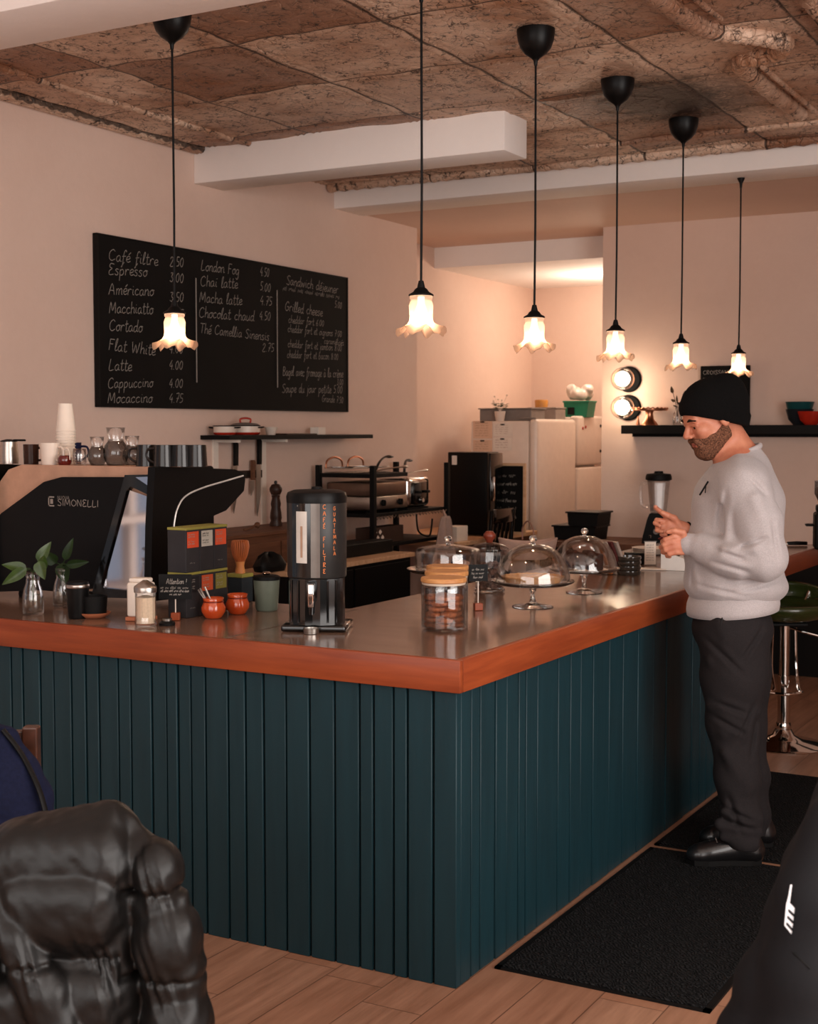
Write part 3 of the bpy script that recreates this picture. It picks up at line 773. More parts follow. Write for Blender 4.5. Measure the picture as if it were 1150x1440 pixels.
# ================================================================ ESPRESSO MACHINE
CT = .953
ml = Vector((-1.78, .68, CT))
em = thing('espresso_machine', 'large black espresso machine with a copper band, its back to the room', 'coffee machine', ml)
poly = [(-2.24, 1.0), (-2.24, 1.30), (-2.215, 1.40), (-2.17, 1.446), (-2.10, 1.466), (-1.455, 1.466), (-1.455, 1.42), (-1.455, 1.0)]
part('housing', MB().prism(poly, .445, .60, xzy).shift(ml), M_rose, em, True, 'copper housing with rounded shoulder')
P = ((-2.437, 1.052), (-2.193, 1.278), (-2.08, 1.341), (-1.97, 1.403), (-1.88, 1.423), (-1.568, 1.428), (-1.724, 1.013), (-2.44, 0.925))
P = [(x, max(z, .956)) for x, z in P]
part('back_panel', MB().prism(P, .425, .446, xzy).shift(ml), M_sblack, em)
P = ((-1.568, 1.436), (-1.433, 1.44), (-1.434, 1.357), (-1.542, 1.395), (-1.562, 1.379), (-1.693, 1.02), (-1.461, 1.015), (-1.468, 0.992), (-1.738, 0.981))
P = [(x, max(z, .956)) for x, z in P]
part('mirror_frame', MB().prism(P, .418, .4455, xzy).shift(ml), M_gblack, em)
P = ((-1.559, 1.382), (-1.438, 1.351), (-1.466, 1.015), (-1.694, 1.017))
part('mirror_panel', MB().prism(P, .428, .44, xzy).shift(ml), pm('polished_panel', (225, 222, 228), .06, 1., var=.02), em, label='mirror-bright panel reflecting a window')
P = ((-1.515, 1.429), (-1.433, 1.433), (-1.433, 1.387))
part('corner_mirror', MB().prism(P, .414, .43, xzy).shift(ml), pm('polished_panel', (0, 0, 0)), em)
P = ((0.409, 1.466), (0.44, 1.468), (0.882, 1.447), (0.937, 1.432), (0.95, 1.406), (0.941, 1.362), (0.825, 1.291), (0.701, 1.265), (0.624, 1.253), (0.565, 1.194), (0.531, 1.092), (0.513, 0.985), (0.378, 0.989), (0.39, 1.257))
P = [(x, max(z, .956)) for x, z in P]
part('side_wing', MB().prism(P, -1.452, -1.42, yzx).shift(ml), M_sblack, em)
PP = ((-1.419, 0.479, 0.994), (-1.419, 0.489, 1.122), (-1.419, 0.512, 1.263), (-1.419, 0.537, 1.321), (-1.419, 0.583, 1.358), (-1.419, 0.68, 1.383), (-1.419, 0.812, 1.403), (-1.419, 0.935, 1.421))
part('wing_trim', MB().tube(spline(PP, 5), .0034, 6).shift(ml), M_trim, em, True)
part('side_wing', MB().prism([(y, z) for y, z in P], -2.27, -2.241, yzx).shift(ml), M_sblack, em)
part('rear_housing', MB().box(-2.2, -1.5, .601, .86, 1.15, 1.46, .01).box(-2.2, -1.5, .601, .72, 1.0, 1.15).shift(ml), M_sblack, em)
part('base_tray', MB().box(-2.22, -1.47, .46, .79, .985, 1.045, .01).shift(ml), M_gblack, em)
for x in (-2.15, -1.53):
    for y in (.5, .74): part('foot', MB().lathe([(.022, 0), (.024, .01), (.02, .034), (0, .034)], (x, y, CT)).shift(ml), M_black, em, True)
for x in (-2.0, -1.7):
    g = part('group_head', MB().lathe([(.0, 1.149), (.03, 1.149), (.032, 1.12), (.025, 1.1), (0, 1.1)], (x, .76, 0)).shift(ml), M_chrome, em, True)
part('drip_grille', MB().box(-2.18, -1.5, .73, .785, 1.0455, 1.05).shift(ml), M_steel, em)
m = MB()
ux, uz = Vector((1, 0, 0)), Vector((0, 0, 1))
say(m, 'NUOVA', (-1.9, 0.424, 1.34), ux, uz, .007, .06, 1.6, 0, 0)
say(m, 'SIMONELLI', (-1.9, 0.424, 1.316), ux, uz, .0135, .205, 1.9, 0, 0)
lg = Vector((-1.947, 0.424, 1.312))
m.quad(*[lg + Vector(q) for q in ((0, 0, 0), (.03, 0, 0), (.03, 0, .005), (0, 0, .005))]).quad(*[lg + Vector(q) for q in ((0, 0, .033), (.03, 0, .033), (.03, 0, .038), (0, 0, .038))])
m.quad(*[lg + Vector(q) for q in ((0, 0, .0), (.005, 0, .0), (.005, 0, .038), (0, 0, .038))]).quad(*[lg + Vector(q) for q in ((.01, 0, .01), (.024, 0, .01), (.024, 0, .028), (.01, 0, .028))])
part('maker_badge', m.shift(ml), pm('badge_grey', (170, 160, 150), .4, .5), em)
# --- crockery on the machine's warming top
TZ = 1.4665
def cup(name, label, cat, mat, loc, r0, r1, h, handle=None, group=None, hmat=None, t=.003):
    prof = [(0, .0), (r0, .0), (r1, h), (r1 - t, h), (r0 - t, t * 1.5), (0, t * 1.5)]
    if handle is None: return solo(name, MB().lathe(prof, seg=28), mat, label, cat, loc, 0, group, True)
    o = thing(name, label, cat, loc, handle, group)
    part('body', MB().lathe(prof, seg=28), mat, o, True)
    rm = (r0 + r1) / 2
    part('handle', MB().tube(spline([(rm - .002, 0, h * .82), (rm + .025, 0, h * .78), (rm + .03, 0, h * .45), (rm + .01, 0, h * .22), (rm - .003, 0, h * .2)], 5), .0045, 8), hmat or mat, o, True)
    return o
def icup(name, label, cat, mat, loc, r0, r1, h, handle=None, group=None, t=.0015):
    # a paper cup standing on its rim
    return solo(name, MB().lathe([(0, h - .004), (r0 - .002, h - .004), (r0 - .001, h), (r0, h), (r1, .004), (r1 + .002, .003), (r1 + .002, 0), (r1 - t, 0), (r0 - t, h - .008), (0, h - .008)], seg=30), mat, label, cat, loc, 0, group, True)
cup('mug', 'dark brown mug between the steel pitcher and the white cup', 'mug', pm('brown_glaze', (56, 34, 26), .25), (-2.125, 0.52, 1.466), .028, .03, .077, PI * .2)
cup('cup', 'white cup on top of the espresso machine', 'cup', M_cream, (-2.006, 0.5, 1.466), .033, .04, .083, .0)
cup('mug', 'navy blue mug behind the small red pot', 'mug', pm('navy_glaze', (30, 32, 62), .25), (-2.043, 0.66, 1.466), .034, .036, .083, .4)
o = thing('milk_pitcher', 'steel pitcher with a black lid at the left end of the machine top', 'pitcher', (-2.262, 0.54, 1.466))
part('body', MB().lathe([(0, 0), (.036, 0), (.037, .02), (.032, .086), (.03, .086), (.034, .02), (0, .003)], seg=28), M_steel, o, True)
part('lid', MB().lathe([(0, .096), (.01, .096), (.033, .09), (.033, .086), (0, .086)], seg=28), M_black, o, True)
part('handle', MB().box(.028, .085, -.008, .008, .088, .096, .003), M_black, o, True)
for i in range(12):
    icup('paper_cup', 'white paper cup in the tall nested stack on the espresso machine', 'paper cup', M_paper, (-2.048, 0.63, 1.466)[:2] + (1.4665 + i * .0115,), .027, .038, .108, None, 'stacked paper cups', t=.0015)
o = thing('jam_pot', 'small red glass pot beside the white cup', 'pot', (-1.924, 0.49, 1.466))
part('body', MB().lathe([(0, 0), (.022, 0), (.027, .012), (.027, .026), (.02, .036), (.018, .036), (.022, .026), (0, .004)], seg=24), pm('red_glass', (92, 20, 16), .1, coat=.6), o, True)
part('handle', MB().tube(spline([(-.005, 0, .032), (-.004, 0, .055), (.014, 0, .062), (.026, 0, .045), (.026, 0, .02)], 6), .003, 8), M_cream, o, True)
def carafe(label, loc, s, mat, inv=True):
    o = thing('glass_carafe', label, 'carafe', loc, 0, 'glass carafes on the machine')
    part('bowl', MB().lathe([(0, 0), (.026 * s, 0), (.037 * s, .022 * s), (.039 * s, .04 * s), (.034 * s, .06 * s), (.024 * s, .074 * s)], seg=28), mat, o, 'all')
    part('neck', MB().lathe([(.024 * s, .074 * s), (.022 * s, .082 * s), (.027 * s, .1 * s), (.028 * s, .112 * s), (.03 * s, .116 * s), (.0285 * s, .116 * s), (.026 * s, .1 * s)], seg=28), M_glass, o, 'all')
    part('collar', MB().tube([(.0235 * s * math.cos(a), .0235 * s * math.sin(a), .077 * s) for a in np.linspace(0, 2 * PI, 24)[:-1]], .0022, 6, True), M_steel, o, True)
carafe('smoky glass carafe, left of the three on the espresso machine', (-1.789, 0.52, 1.466), .92, M_dglass)
carafe('tallest smoky glass carafe, in the middle of the three on the espresso machine', (-1.724, 0.55, 1.466), 1.22, M_dglass)
carafe('smoky glass carafe, right of the three, next to the black mugs', (-1.705, 0.62, 1.466), .95, M_dglass)
solo('glass_tumbler', MB().lathe([(0, 0), (.022, 0), (.026, .012), (.026, .04), (.024, .062), (.0225, .062), (.024, .04), (.0235, .012), (0, .006)], seg=28), M_glass, 'small clear glass tumbler beside the red pot on the machine', 'glass', (-1.849, 0.49, 1.466), smooth='all')
M_mug = pm('black_mug', (30, 27, 26), .22, .2)
for px, y, lab in ((-1.535, .50, 'leftmost of the black mugs on the espresso machine'), (-1.444, .49, 'black mug, second from the left in the row on the machine'), (-1.39, .52, 'black mug, third from the left in the row on the machine'), (-1.343, .55, 'rightmost black mug, at the end of the machine top')):
    cup('mug', lab, 'mug', M_mug, (px, y, TZ), .038, .034, .078, PI * 1.12, 'black mugs')

# ================================================================ ON THE LEFT COUNTER LEG
def leaf(m, base, tip, w, nrm=(0, -1, .3), droop=.25):
    b_, t_ = Vector(base), Vector(tip); d = t_ - b_; L = d.length; n = Vector(nrm).normalized(); s_ = d.cross(n).normalized(); n = s_.cross(d).normalized()
    def f(u, v):
        a = (math.sin(PI * min(1, u ** .72)) ** .8) * w * (1 - .25 * u)
        q = (v - .5) * 2
        return b_ + d * u + s_ * (q * a) + n * (abs(q) * a * .35 - droop * L * u * u)
    m.grid(8, 6, f)
def vase(label, loc, leaves, s=1., lm=None):
    o = thing('vase', label, 'vase', loc)
    pr = [(0, 0), (.034, 0), (.037, .008), (.037, .06), (.032, .09), (.024, .112), (.0235, .135), (.028, .15), (.0265, .15), (.0215, .135), (.022, .112), (.03, .09), (.034, .06), (.034, .012), (0, .008)]
    part('glass_body', MB().lathe([(r * s, z * s) for r, z in pr], seg=32), M_glass, o, 'all')
    part('water', MB().lathe([(0, .01 * s), (.033 * s, .012 * s), (.033 * s, .06 * s), (.03 * s, .07 * s), (0, .07 * s)], seg=24), thin_glass('water', (.9, .9, .86), .03, .4), o, 'all')
    for (tip, end, w, nr) in leaves:
        b0 = Vector((0, 0, .05 * s)); e0 = Vector(tip)
        st = part('stem', MB().tube(spline([b0, Vector((e0.x * .15, e0.y * .15, .15 * s)), e0], 6), .0022, 6), lm or M_leaf, o, True)
        m = MB(); leaf(m, tip, end, w, nr); part('leaf', m, lm or M_leaf, st, 'all')
    return o
vl = (-1.731, 0.118, 0.953)
R_ = Vector((.8716, .4901, 0)); B_ = Vector((.4901, -.8716, 0))
def rv(u, v, z): return R_ * u + B_ * v + Vector((0, 0, z))
vase('clear glass bottle vase of green cuttings on the bar left end', vl, [
 (rv(-.012, .03, .165), rv(-.092, .06, .112), .022, B_), (rv(-.02, .0, .155), rv(-.095, .03, .185), .023, B_ + Vector((0, 0, .6))), (rv(.02, .0, .185), rv(.062, .0, .255), .022, B_), (rv(.03, .02, .155), rv(.055, .03, .215), .021, B_ * -1), (rv(.03, .03, .19), rv(.05, .05, .13), .025, B_)], 1.)
vase('second glass vase of dark leaves half hidden behind the first', (-1.794, 0.33, 0.953), [
 (rv(.01, .0, .17), rv(.04, .01, .25), .018, B_), (rv(.02, .02, .155), rv(.1, .02, .165), .018, B_), (rv(.0, .0, .16), rv(.02, .04, .09), .03, B_), (rv(-.02, .0, .16), rv(-.06, .02, .2), .026, B_)], .95, M_dleaf)
def tumbler(label, loc, r, h):
    o = thing('travel_tumbler', label, 'tumbler', loc)
    part('body', MB().lathe([(0, 0), (r * .82, 0), (r * .86, .006), (r, h * .82), (0, h * .82)], seg=28), M_sblack, o, True)
    part('steel_band', MB().lathe([(r * 1.0, h * .82), (r * 1.03, h * .84), (r * 1.03, h * .9), (r * .98, h * .92), (r * .97, h * .82)], seg=28), M_steel, o, True)
    part('lid', MB().lathe([(r, h * .915), (r * .95, h * .98), (r * .6, h), (0, h)], seg=28), M_black, o, True)
tumbler('black travel tumbler with a steel band between the vases and saucer', (-1.53, 0.125, 0.953), .039, .128)
sl = Vector((-1.495, 0.166, 0.953))
solo('saucer', MB().lathe([(0, 0), (.038, 0), (.054, .012), (.057, .018), (.054, .018), (.037, .005), (0, .005)], seg=36), M_terra, 'terracotta saucer under the squat black cup', 'saucer', sl, smooth=True)
cup('cup', 'squat matte black cup standing on the terracotta saucer', 'cup', M_black, sl + Vector((0, 0, .0052)), .042, .047, .07)
nl = (-1.305, 0.19, 0.953)
o = thing('napkin_holder', 'white napkin block on a wooden base behind the sugar jar', 'napkins', nl, YAW * .6)
part('base', MB().box(-.046, .046, -.03, .03, 0, .013, .002), M_terra, o)
part('napkins', MB().box(-.042, .042, -.026, .026, .0132, .13, .008, 3).box(-.036, .036, -.022, .022, .13, .145, .006), M_paper, o, True)
o = thing('sugar_dispenser', 'glass sugar shaker with a conical metal lid on the bar front', 'sugar shaker', (-1.202, 0.09, 0.953))
part('jar', MB().lathe([(0, 0), (.034, 0), (.0365, .006), (.036, .02), (.034, .03), (.034, .105), (.036, .116), (.033, .116), (.032, .1), (.032, .03), (.034, .012), (0, .008)], seg=10), M_glass, o)
part('sugar', MB().lathe([(0, .009), (.0315, .01), (.0315, .095), (.012, .1), (0, .1)], seg=20), pm('sugar', (226, 200, 172), .9, ns=200, var=.1, bump=.3), o, True)
part('lid', MB().lathe([(.037, .112), (.038, .126), (.036, .132), (.012, .149), (.008, .152), (0, .152)], seg=32), M_steel, o, True)
# table sign on a stick
def stick_sign(label, loc, w, h, lines, rz=YAW, hz=.055):
    o = thing('stick_sign', label, 'sign', loc, rz)
    part('block', MB().box(-.015, .015, -.012, .012, 0, .026, .002), M_edge, o)
    part('stick', MB().tube([(0, 0, .026), (0, 0, hz + .02)], .0022, 6), M_cream, o)
    part('board', MB().box(-w / 2, w / 2, -.004, -.001, hz, hz + h), M_black, o)
    m = MB()
    for (s, x, z, sz, wd) in lines:
        if isinstance(s, int): scrib(m, s, (x, -.0046, hz + z), (1, 0, 0), (0, 0, 1), sz, wd, 1.5)
        else: say(m, s, (x, -.0046, hz + z), (1, 0, 0), (0, 0, 1), sz, wd, 1.6)
    part('writing', m, M_chalk, o)
stick_sign('small black sign reading Attention on a stick, left of the tea boxes', (-1.203, 0.247, 0.953), .112, .085, [('Attention !', -.03, .052, .010, .07), (5, -.05, .035, .006, .1), (6, -.05, .024, .006, .1), (3, -.02, .013, .006, .045)], hz=.072)
o = thing('tamper', 'small black and steel disc lying at the front edge under the sign', 'tamper', (-1.151, 0.138, 0.953))
part('base', MB().lathe([(0, 0), (.026, 0), (.027, .008), (.02, .014), (0, .014)], seg=28), M_black, o, True)
part('top', MB().lathe([(.016, .0142), (.017, .022), (0, .024)], seg=24), M_steel, o, True)
# tea cartons: three wide, two high
TB = (0.301, 0.537)
y0, y1 = TB; wd = (y1 - y0) / 3
labs = [[((40, 38, 40), 'lower tea carton behind the small black sign, nearest of three'), ((206, 84, 44), 'lower tea carton with an orange label, middle of three'), ((132, 122, 50), 'lower tea carton with an olive label, farthest of three')],
        [((214, 76, 40), 'upper tea carton with an orange label, nearest the front edge'), ((196, 190, 178), 'upper tea carton with a pale grey label, in the middle'), ((222, 84, 46), 'upper tea carton with an orange label, next to the whisk')]]
for r in range(2):
    for c in range(3):
        o = thing('tea_carton', labs[r][c][1], 'tea box', (-1.24, y0 + wd * (c + .5), CT + r * .1555), 0, 'tea cartons')
        part('carton', MB().box(-.04, .04, -wd / 2 + .001, wd / 2 - .001, 0, .146, .0015), M_tea, o)
        part('lid', MB().box(-.041, .041, -wd / 2 + .0005, wd / 2 - .0005, .1462, .155, .001), M_olive, o)
        lm = pm('label_%d%d' % (r, c), labs[r][c][0], .6)
        part('label', MB().box(.0402, .0408, -wd / 2 + .008, wd / 2 - .008, .085, .14), lm, o)
        m = MB()
        for k, z in enumerate((.128, .12, .104, .096)): scrib(m, 2, (.0412, -wd / 2 + .013, z), (0, 1, 0), (0, 0, 1), .004, wd * .5, 2.2)
        scrib(m, 2, (.0412, -wd / 2 + .02, .03), (0, 1, 0), (0, 0, 1), .003, wd * .4, 1.6)
        part('print', m, M_chalk if (r, c) != (1, 1) else M_tea, o)
def glazed_pot(label, loc):
    o = thing('glazed_pot', label, 'pot', loc, 0, 'orange glazed pots')
    part('body', MB().lathe([(0, 0), (.026, 0), (.03, .004), (.041, .022), (.042, .038), (.034, .055), (.033, .06), (.037, .07), (.034, .071), (.029, .06), (.03, .054), (.037, .036), (.03, .008), (0, .006)], seg=40), M_orange, o, 'all')
    part('ring', MB().tube([(.0345 * math.cos(a), .0345 * math.sin(a), .0575) for a in np.linspace(0, 2 * PI, 32)[:-1]], .0022, 6, True), pm('glaze_dark', (120, 34, 16), .2), o, True)
gl = Vector((-1.124, 0.353, 0.953))
glazed_pot('orange glazed pot holding steel teaspoons', gl)
glazed_pot('orange glazed pot standing empty to the right of the spoon pot', (-1.118, 0.484, 0.953))
for k, (dx, dz) in enumerate(((-.05, .0), (-.062, -.006), (-.04, .003))):
    o = thing('teaspoon', 'steel teaspoon leaning in the orange pot', 'spoon', gl + Vector((0, 0, .008)), 0, 'teaspoons in the orange pot')
    part('handle', MB().tube([(.008, .006 * k - .004, .004), tuple(R_ * (dx * .9) + Vector((0, .006 * k, .095 + dz)))], [.0022, .0034], 6), M_steel, o, True)
    part('bowl', MB().lathe([(0, -.006), (.007, -.003), (.008, .0), (.007, .003), (0, .004)], (.008, .006 * k - .004, .006), 14), M_steel, o, True)
tl = Vector((-1.315, 0.769, 0.953))
o = thing('tea_tin', 'dark tea tin with an olive lid behind the orange pots', 'tin', tl)
part('tin_body', MB().box(-.034, .034, -.034, .034, 0, .094, .003), pm('tin_blue', (44, 50, 54), .4), o)
part('lid', MB().box(-.0355, .0355, -.0355, .0355, .0942, .108, .002), M_olive, o)
M_bam = wood('bamboo', (206, 142, 84), (176, 104, 54), .5, 2)
o = thing('bamboo_whisk', 'bamboo matcha whisk standing tines up on the tea tin', 'whisk', tl + Vector((0, 0, .1082)))
part('handle', MB().lathe([(0, 0), (.019, 0), (.0185, .01), (.015, .028), (.0185, .044), (0, .044)], seg=24), M_bam, o, True)
m = MB()
for i in range(26):
    a = 2 * PI * i / 26; c, s_ = math.cos(a), math.sin(a)
    m.tube(spline([(.015 * c, .015 * s_, .043), (.026 * c, .026 * s_, .065), (.033 * c, .033 * s_, .095), (.031 * c, .031 * s_, .118), (.024 * c, .024 * s_, .122)], 3), [.0024] * 13, 5)
part('tines', m, pm('bamboo_dark', (176, 92, 44), .55), o, True)
o = thing('storage_pot', 'grey green ceramic pot with a steel and black lid beside the dispenser', 'pot', (-1.085, 0.614, 0.953))
part('body', MB().lathe([(0, 0), (.036, 0), (.04, .006), (.047, .11), (0, .11)], seg=40), pm('sage_glaze', (104, 112, 98), .4), o, True)
part('lid', MB().lathe([(.0485, .11), (.0485, .122), (.04, .126), (0, .126)], seg=40), M_black, o, True)
part('knob', MB().lathe([(0, .126), (.012, .127), (.016, .133), (.01, .139), (0, .14)], seg=20), M_chrome, o, True)
# hot drink dispenser
dl = (-0.673, 0.313, 0.953)
o = thing('coffee_dispenser', 'tall black coffee dispenser with orange handwriting and a sight gauge', 'coffee urn', dl, YAW - .1)
part('base_plate', MB().box(-.105, .105, -.085, .1, 0, .022, .008, 3), M_gblack, o, True)
part('stand', MB().prism([(.095 * math.cos(a) * (1 if abs(math.cos(a)) < .9 else .96), .09 * math.sin(a)) for a in np.linspace(0, 2 * PI, 25)[:-1]], .022, .17, xyz), M_gblack, o)
part('body', MB().lathe([(0, .172), (.094, .172), (.096, .176), (.097, .42), (.092, .43), (0, .43)], seg=56), pm('urn_black', (40, 38, 37), .38, .05, spec=.35), o, True)
part('lid', MB().lathe([(.0975, .412), (.0985, .432), (.094, .445), (.075, .452), (.02, .455), (0, .455)], seg=56), M_sblack, o, True)
part('lid_handle', MB().lathe([(0, .455), (.018, .455), (.016, .462), (0, .464)], seg=20), M_black, o, True)
def ang(a, r): return Vector((r * math.sin(a), -r * math.cos(a), 0))
g_a = -.36
m = MB()
for a0 in (g_a,): m.grid(6, 1, lambda u, v: ang(g_a - .2 + .4 * u, .0985) + Vector((0, 0, .222 + .165 * v)))
gg = part('sight_gauge', m, pm('gauge_white', (214, 206, 196), .3), o, 'all')
m = MB(); m.grid(3, 1, lambda u, v: ang(g_a - .03 + .08 * u, .0992) + Vector((0, 0, .24 + .1 * v))); part('level', m, pm('gauge_level', (176, 140, 116), .4), gg, 'all')
m = MB(); m.grid(10, 1, lambda u, v: ang(-.76 + .72 * u, .0981) + Vector((0, 0, .176 + .236 * v))); part('gauge_panel', m, M_gblack, o, 'all')
m = MB(); m.grid(6, 1, lambda u, v: ang(-.035 + .3 * u, .0983) + Vector((0, 0, .176 + .236 * v))); part('steel_strip', m, pm('strip_steel', (120, 112, 106), .3, .8), o, 'all')
m = MB()
def vertical(m, s, a, z, size, step):
    for i, ch in enumerate(s):
        p = ang(a, .0978); ux_ = Vector((math.cos(a), math.sin(a), 0))
        say(m, ch, p + Vector((0, 0, z - i * step)), ux_, Vector((0, 0, 1)), size, None, 2.4, 0, .6)
vertical(m, 'CAFÉ FILTRE', .37, .395, .0075, .0205)
vertical(m, 'GUATEMALA', .74, .39, .0065, .018)
part('handwriting', m, M_letter, o)
m = MB(); scrib(m, 2, ang(g_a - .16, .0985) + Vector((0, 0, .403)), (math.cos(g_a), math.sin(g_a), 0), (0, 0, 1), .004, .03, 2.2); part('maker_mark', m, M_chalk, o)
sp_ = part('tap', MB().box(-.016, .016, -.125, -.09, .1, .165, .006), M_gblack, o, True)
part('tap_lever', MB().box(-.008, .012, -.135, -.122, .085, .16, .004), M_chrome, sp_, True)
part('spout', MB().lathe([(.009, .06), (.011, .1), (0, .1)], (0, -.108, 0), 16), M_gblack, o, True)
part('drip_cup', MB().lathe([(0, .0005), (.024, .0005), (.026, .018), (.023, .018), (.022, .004), (0, .004)], (0, -.112, 0), 24), M_steel, o, True)
m = MB()
for x in (-.075, -.045, .045, .075): m.tube([ang(x * 12, .0935) + Vector((0, 0, .03)), ang(x * 12, .0935) + Vector((0, 0, .165))], .0035, 6)
part('stand_ribs', m, M_gblack, o, True)

# ================================================================ ON THE RIGHT COUNTER LEG
M_cookie = pm('cookie', (176, 98, 54), .8, ns=90, c2=(112, 56, 28), bump=.6, bs=160)
def storage_jar(label, loc, s=1.):
    o = thing('storage_jar', label, 'jar', loc, 0, 'glass jars with wooden lids')
    part('glass', MB().lathe([(0, 0), (.066, 0), (.0725, .006), (.073, .012), (.073, .136), (.071, .146), (.0695, .146), (.071, .136), (.071, .012), (0, .008)], seg=48), M_glass, o, 'all')
    part('seal', MB().lathe([(0, .145), (.0695, .147), (.0715, .150), (.0715, .154), (.0, .154)], seg=40), pm('seal', (216, 196, 176), .5), o, True)
    part('lid', MB().lathe([(0, .154), (.071, .154), (.0745, .157), (.0745, .166), (.072, .17), (0, .17)], seg=48), M_lidwood, o, True)
jl = Vector((-0.307, 0.501, 0.953))
storage_jar('front glass jar of biscuits with a pale wooden lid', jl)
j2 = Vector((-0.394, 0.686, 0.953)); j3 = Vector((-0.478, 0.851, 0.953))
storage_jar('glass jar with a wooden lid, middle of the three in line', j2)
storage_jar('glass jar with a wooden lid, last of the three in line', j3)
cm = MB().lathe([(0, 0), (.024, 0), (.029, .005), (.028, .011), (.018, .016), (0, .017)], seg=18)
for v in cm.bm.verts: v.co += Vector((random.uniform(-1, 1), random.uniform(-1, 1), 0)) * .0012
ck = None
for J, n in ((jl, 6), (j2, 3), (j3, 3)):
    for lv in range(n):
        for k in range(4):
            a = k * PI / 2 + lv * .35 + .3
            p = J + Vector((.036 * math.cos(a), .036 * math.sin(a), .0095 + lv * .0178))
            lab = {0: 'golden biscuit stacked in the front glass jar', 1: 'golden biscuit stacked in the middle glass jar', 2: 'golden biscuit stacked in the last glass jar'}[(jl, j2, j3).index(J)]
            gr = 'biscuits in the ' + lab.split('the ')[1]
            if ck is None: ck = solo('biscuit', cm, M_cookie, lab, 'biscuit', p, 0, gr, True)
            else:
                c = ck.copy(); COL.objects.link(c); c.location = p; c.rotation_euler = (0, 0, a * 2); c['label'] = lab; c['group'] = gr
def cake_stand(label, loc, rp, foot, hs, flat=False, dome_label=None, rd=None, hd=.1, no_foot=False):
    o = thing('cake_stand', label, 'cake stand', loc, 0, 'glass cake stands')
    part('foot', MB().lathe([(0, 0), (foot, 0), (foot, .003), (foot * .5, .009), (.014, .018), (0, .02)], seg=48), M_sglass, o, 'all')
    part('stem', MB().lathe([(.013, .0185), (.009, .03), (.008, hs * .55), (.014, hs * .8), (.02, hs - .002), (0, hs - .002)], seg=24), M_sglass, o, 'all')
    part('plate', MB().lathe([(0, hs), (rp * .9, hs), (rp, hs + .008), (rp + .003, hs + .014), (rp, hs + .014), (rp * .9, hs + .006), (0, hs + .005)], seg=64), M_sglass, o, 'all')
    d = thing('glass_dome', dome_label, 'cake dome', (loc[0], loc[1], loc[2] + hs + .0065), 0, 'glass cake domes')
    if flat: pr = [(rd, 0), (rd, hd * .68), (rd * .96, hd * .8), (rd * .8, hd * .87), (rd * .45, hd * .94), (.012, hd)]
    else: pr = [(rd, 0)] + [(rd * math.cos(a) ** .85, hd * math.sin(a)) for a in np.linspace(.12, PI / 2 - .08, 12)]
    pr = pr + [(max(r - .0022, .005), z - .002 if i else z) for i, (r, z) in reversed(list(enumerate(pr)))]
    part('shell', MB().lathe(pr, seg=64), M_glass, d, 'all')
    part('rim', MB().tube([(rd * math.cos(a), rd * math.sin(a), .0025) for a in np.linspace(0, 2 * PI, 64)[:-1]], .0022, 6, True), M_glass, d, 'all')
    part('knob', MB().lathe([(0, hd - .006), (.009, hd - .003), (.007, hd + .004), (.015, hd + .012), (.016, hd + .02), (.01, hd + .028), (0, hd + .03)], seg=10), M_sglass, d, True)
    return Vector(loc) + Vector((0, 0, hs + .0065))
c1 = cake_stand('glass cake stand behind the wooden lidded jars', (-0.622, 1.13, 0.953), .152, .07, .115, True, 'straight sided glass dome behind the wooden lidded jars', .122, .1)
c2 = cake_stand('glass footed cake stand in the centre holding a tart', (-0.295, 1.174, 0.953), .15, .075, .083, False, 'round glass dome over the tart in the centre', .138, .142)
c3 = cake_stand('glass footed cake stand at the back holding dark loaf slices', (-0.301, 1.682, 0.953), .138, .072, .085, False, 'round glass dome over the dark loaf at the back', .13, .135)
# tart
m = MB().lathe([(0, .002), (.1, .002), (.115, .022), (.108, .024), (.1, .016), (0, .016)], seg=60, fn=lambda p, a, r, z: p * (1 + (.03 * math.cos(20 * a) if r > .1 else 0)) if r else p)
o = thing('tart', 'pale fruit tart under the centre glass dome', 'tart', c2)
part('crust', m, pm('crust', (206, 150, 96), .8, ns=60, bump=.4), o, True)
part('filling', MB().lathe([(0, .026), (.06, .025), (.099, .0165), (0, .0165)], seg=40), pm('custard', (226, 190, 146), .5, ns=40, c2=(204, 142, 84)), o, True)
for k in range(4):
    o = solo('loaf_slice', MB().box(-.016, .016, -.035, .035, 0, .075 if k % 2 else .066, .008, 3), pm('dark_loaf', (70, 40, 30), .85, ns=70, c2=(40, 22, 18), bump=.5), 'dark loaf slice standing under the back glass dome', 'cake', c3 + Vector((.052 - .037 * k, .01 * (k % 2), .001)), YAW + .3, 'loaf slices under the back dome', True)
    o.scale = (1, 1, 1)
for k in range(3):
    solo('pastry', MB().lathe([(0, 0), (.03, .0), (.036, .012), (.03, .03), (.014, .038), (0, .04)], seg=20), pm('pastry', (150, 110, 88), .7, ns=50, bump=.5), 'round pastry under the straight sided dome', 'pastry', c1 + Vector((.05 * math.cos(k * 2.1 + .4), .05 * math.sin(k * 2.1 + .4), .001)), 0, 'pastries under the straight sided dome', True)
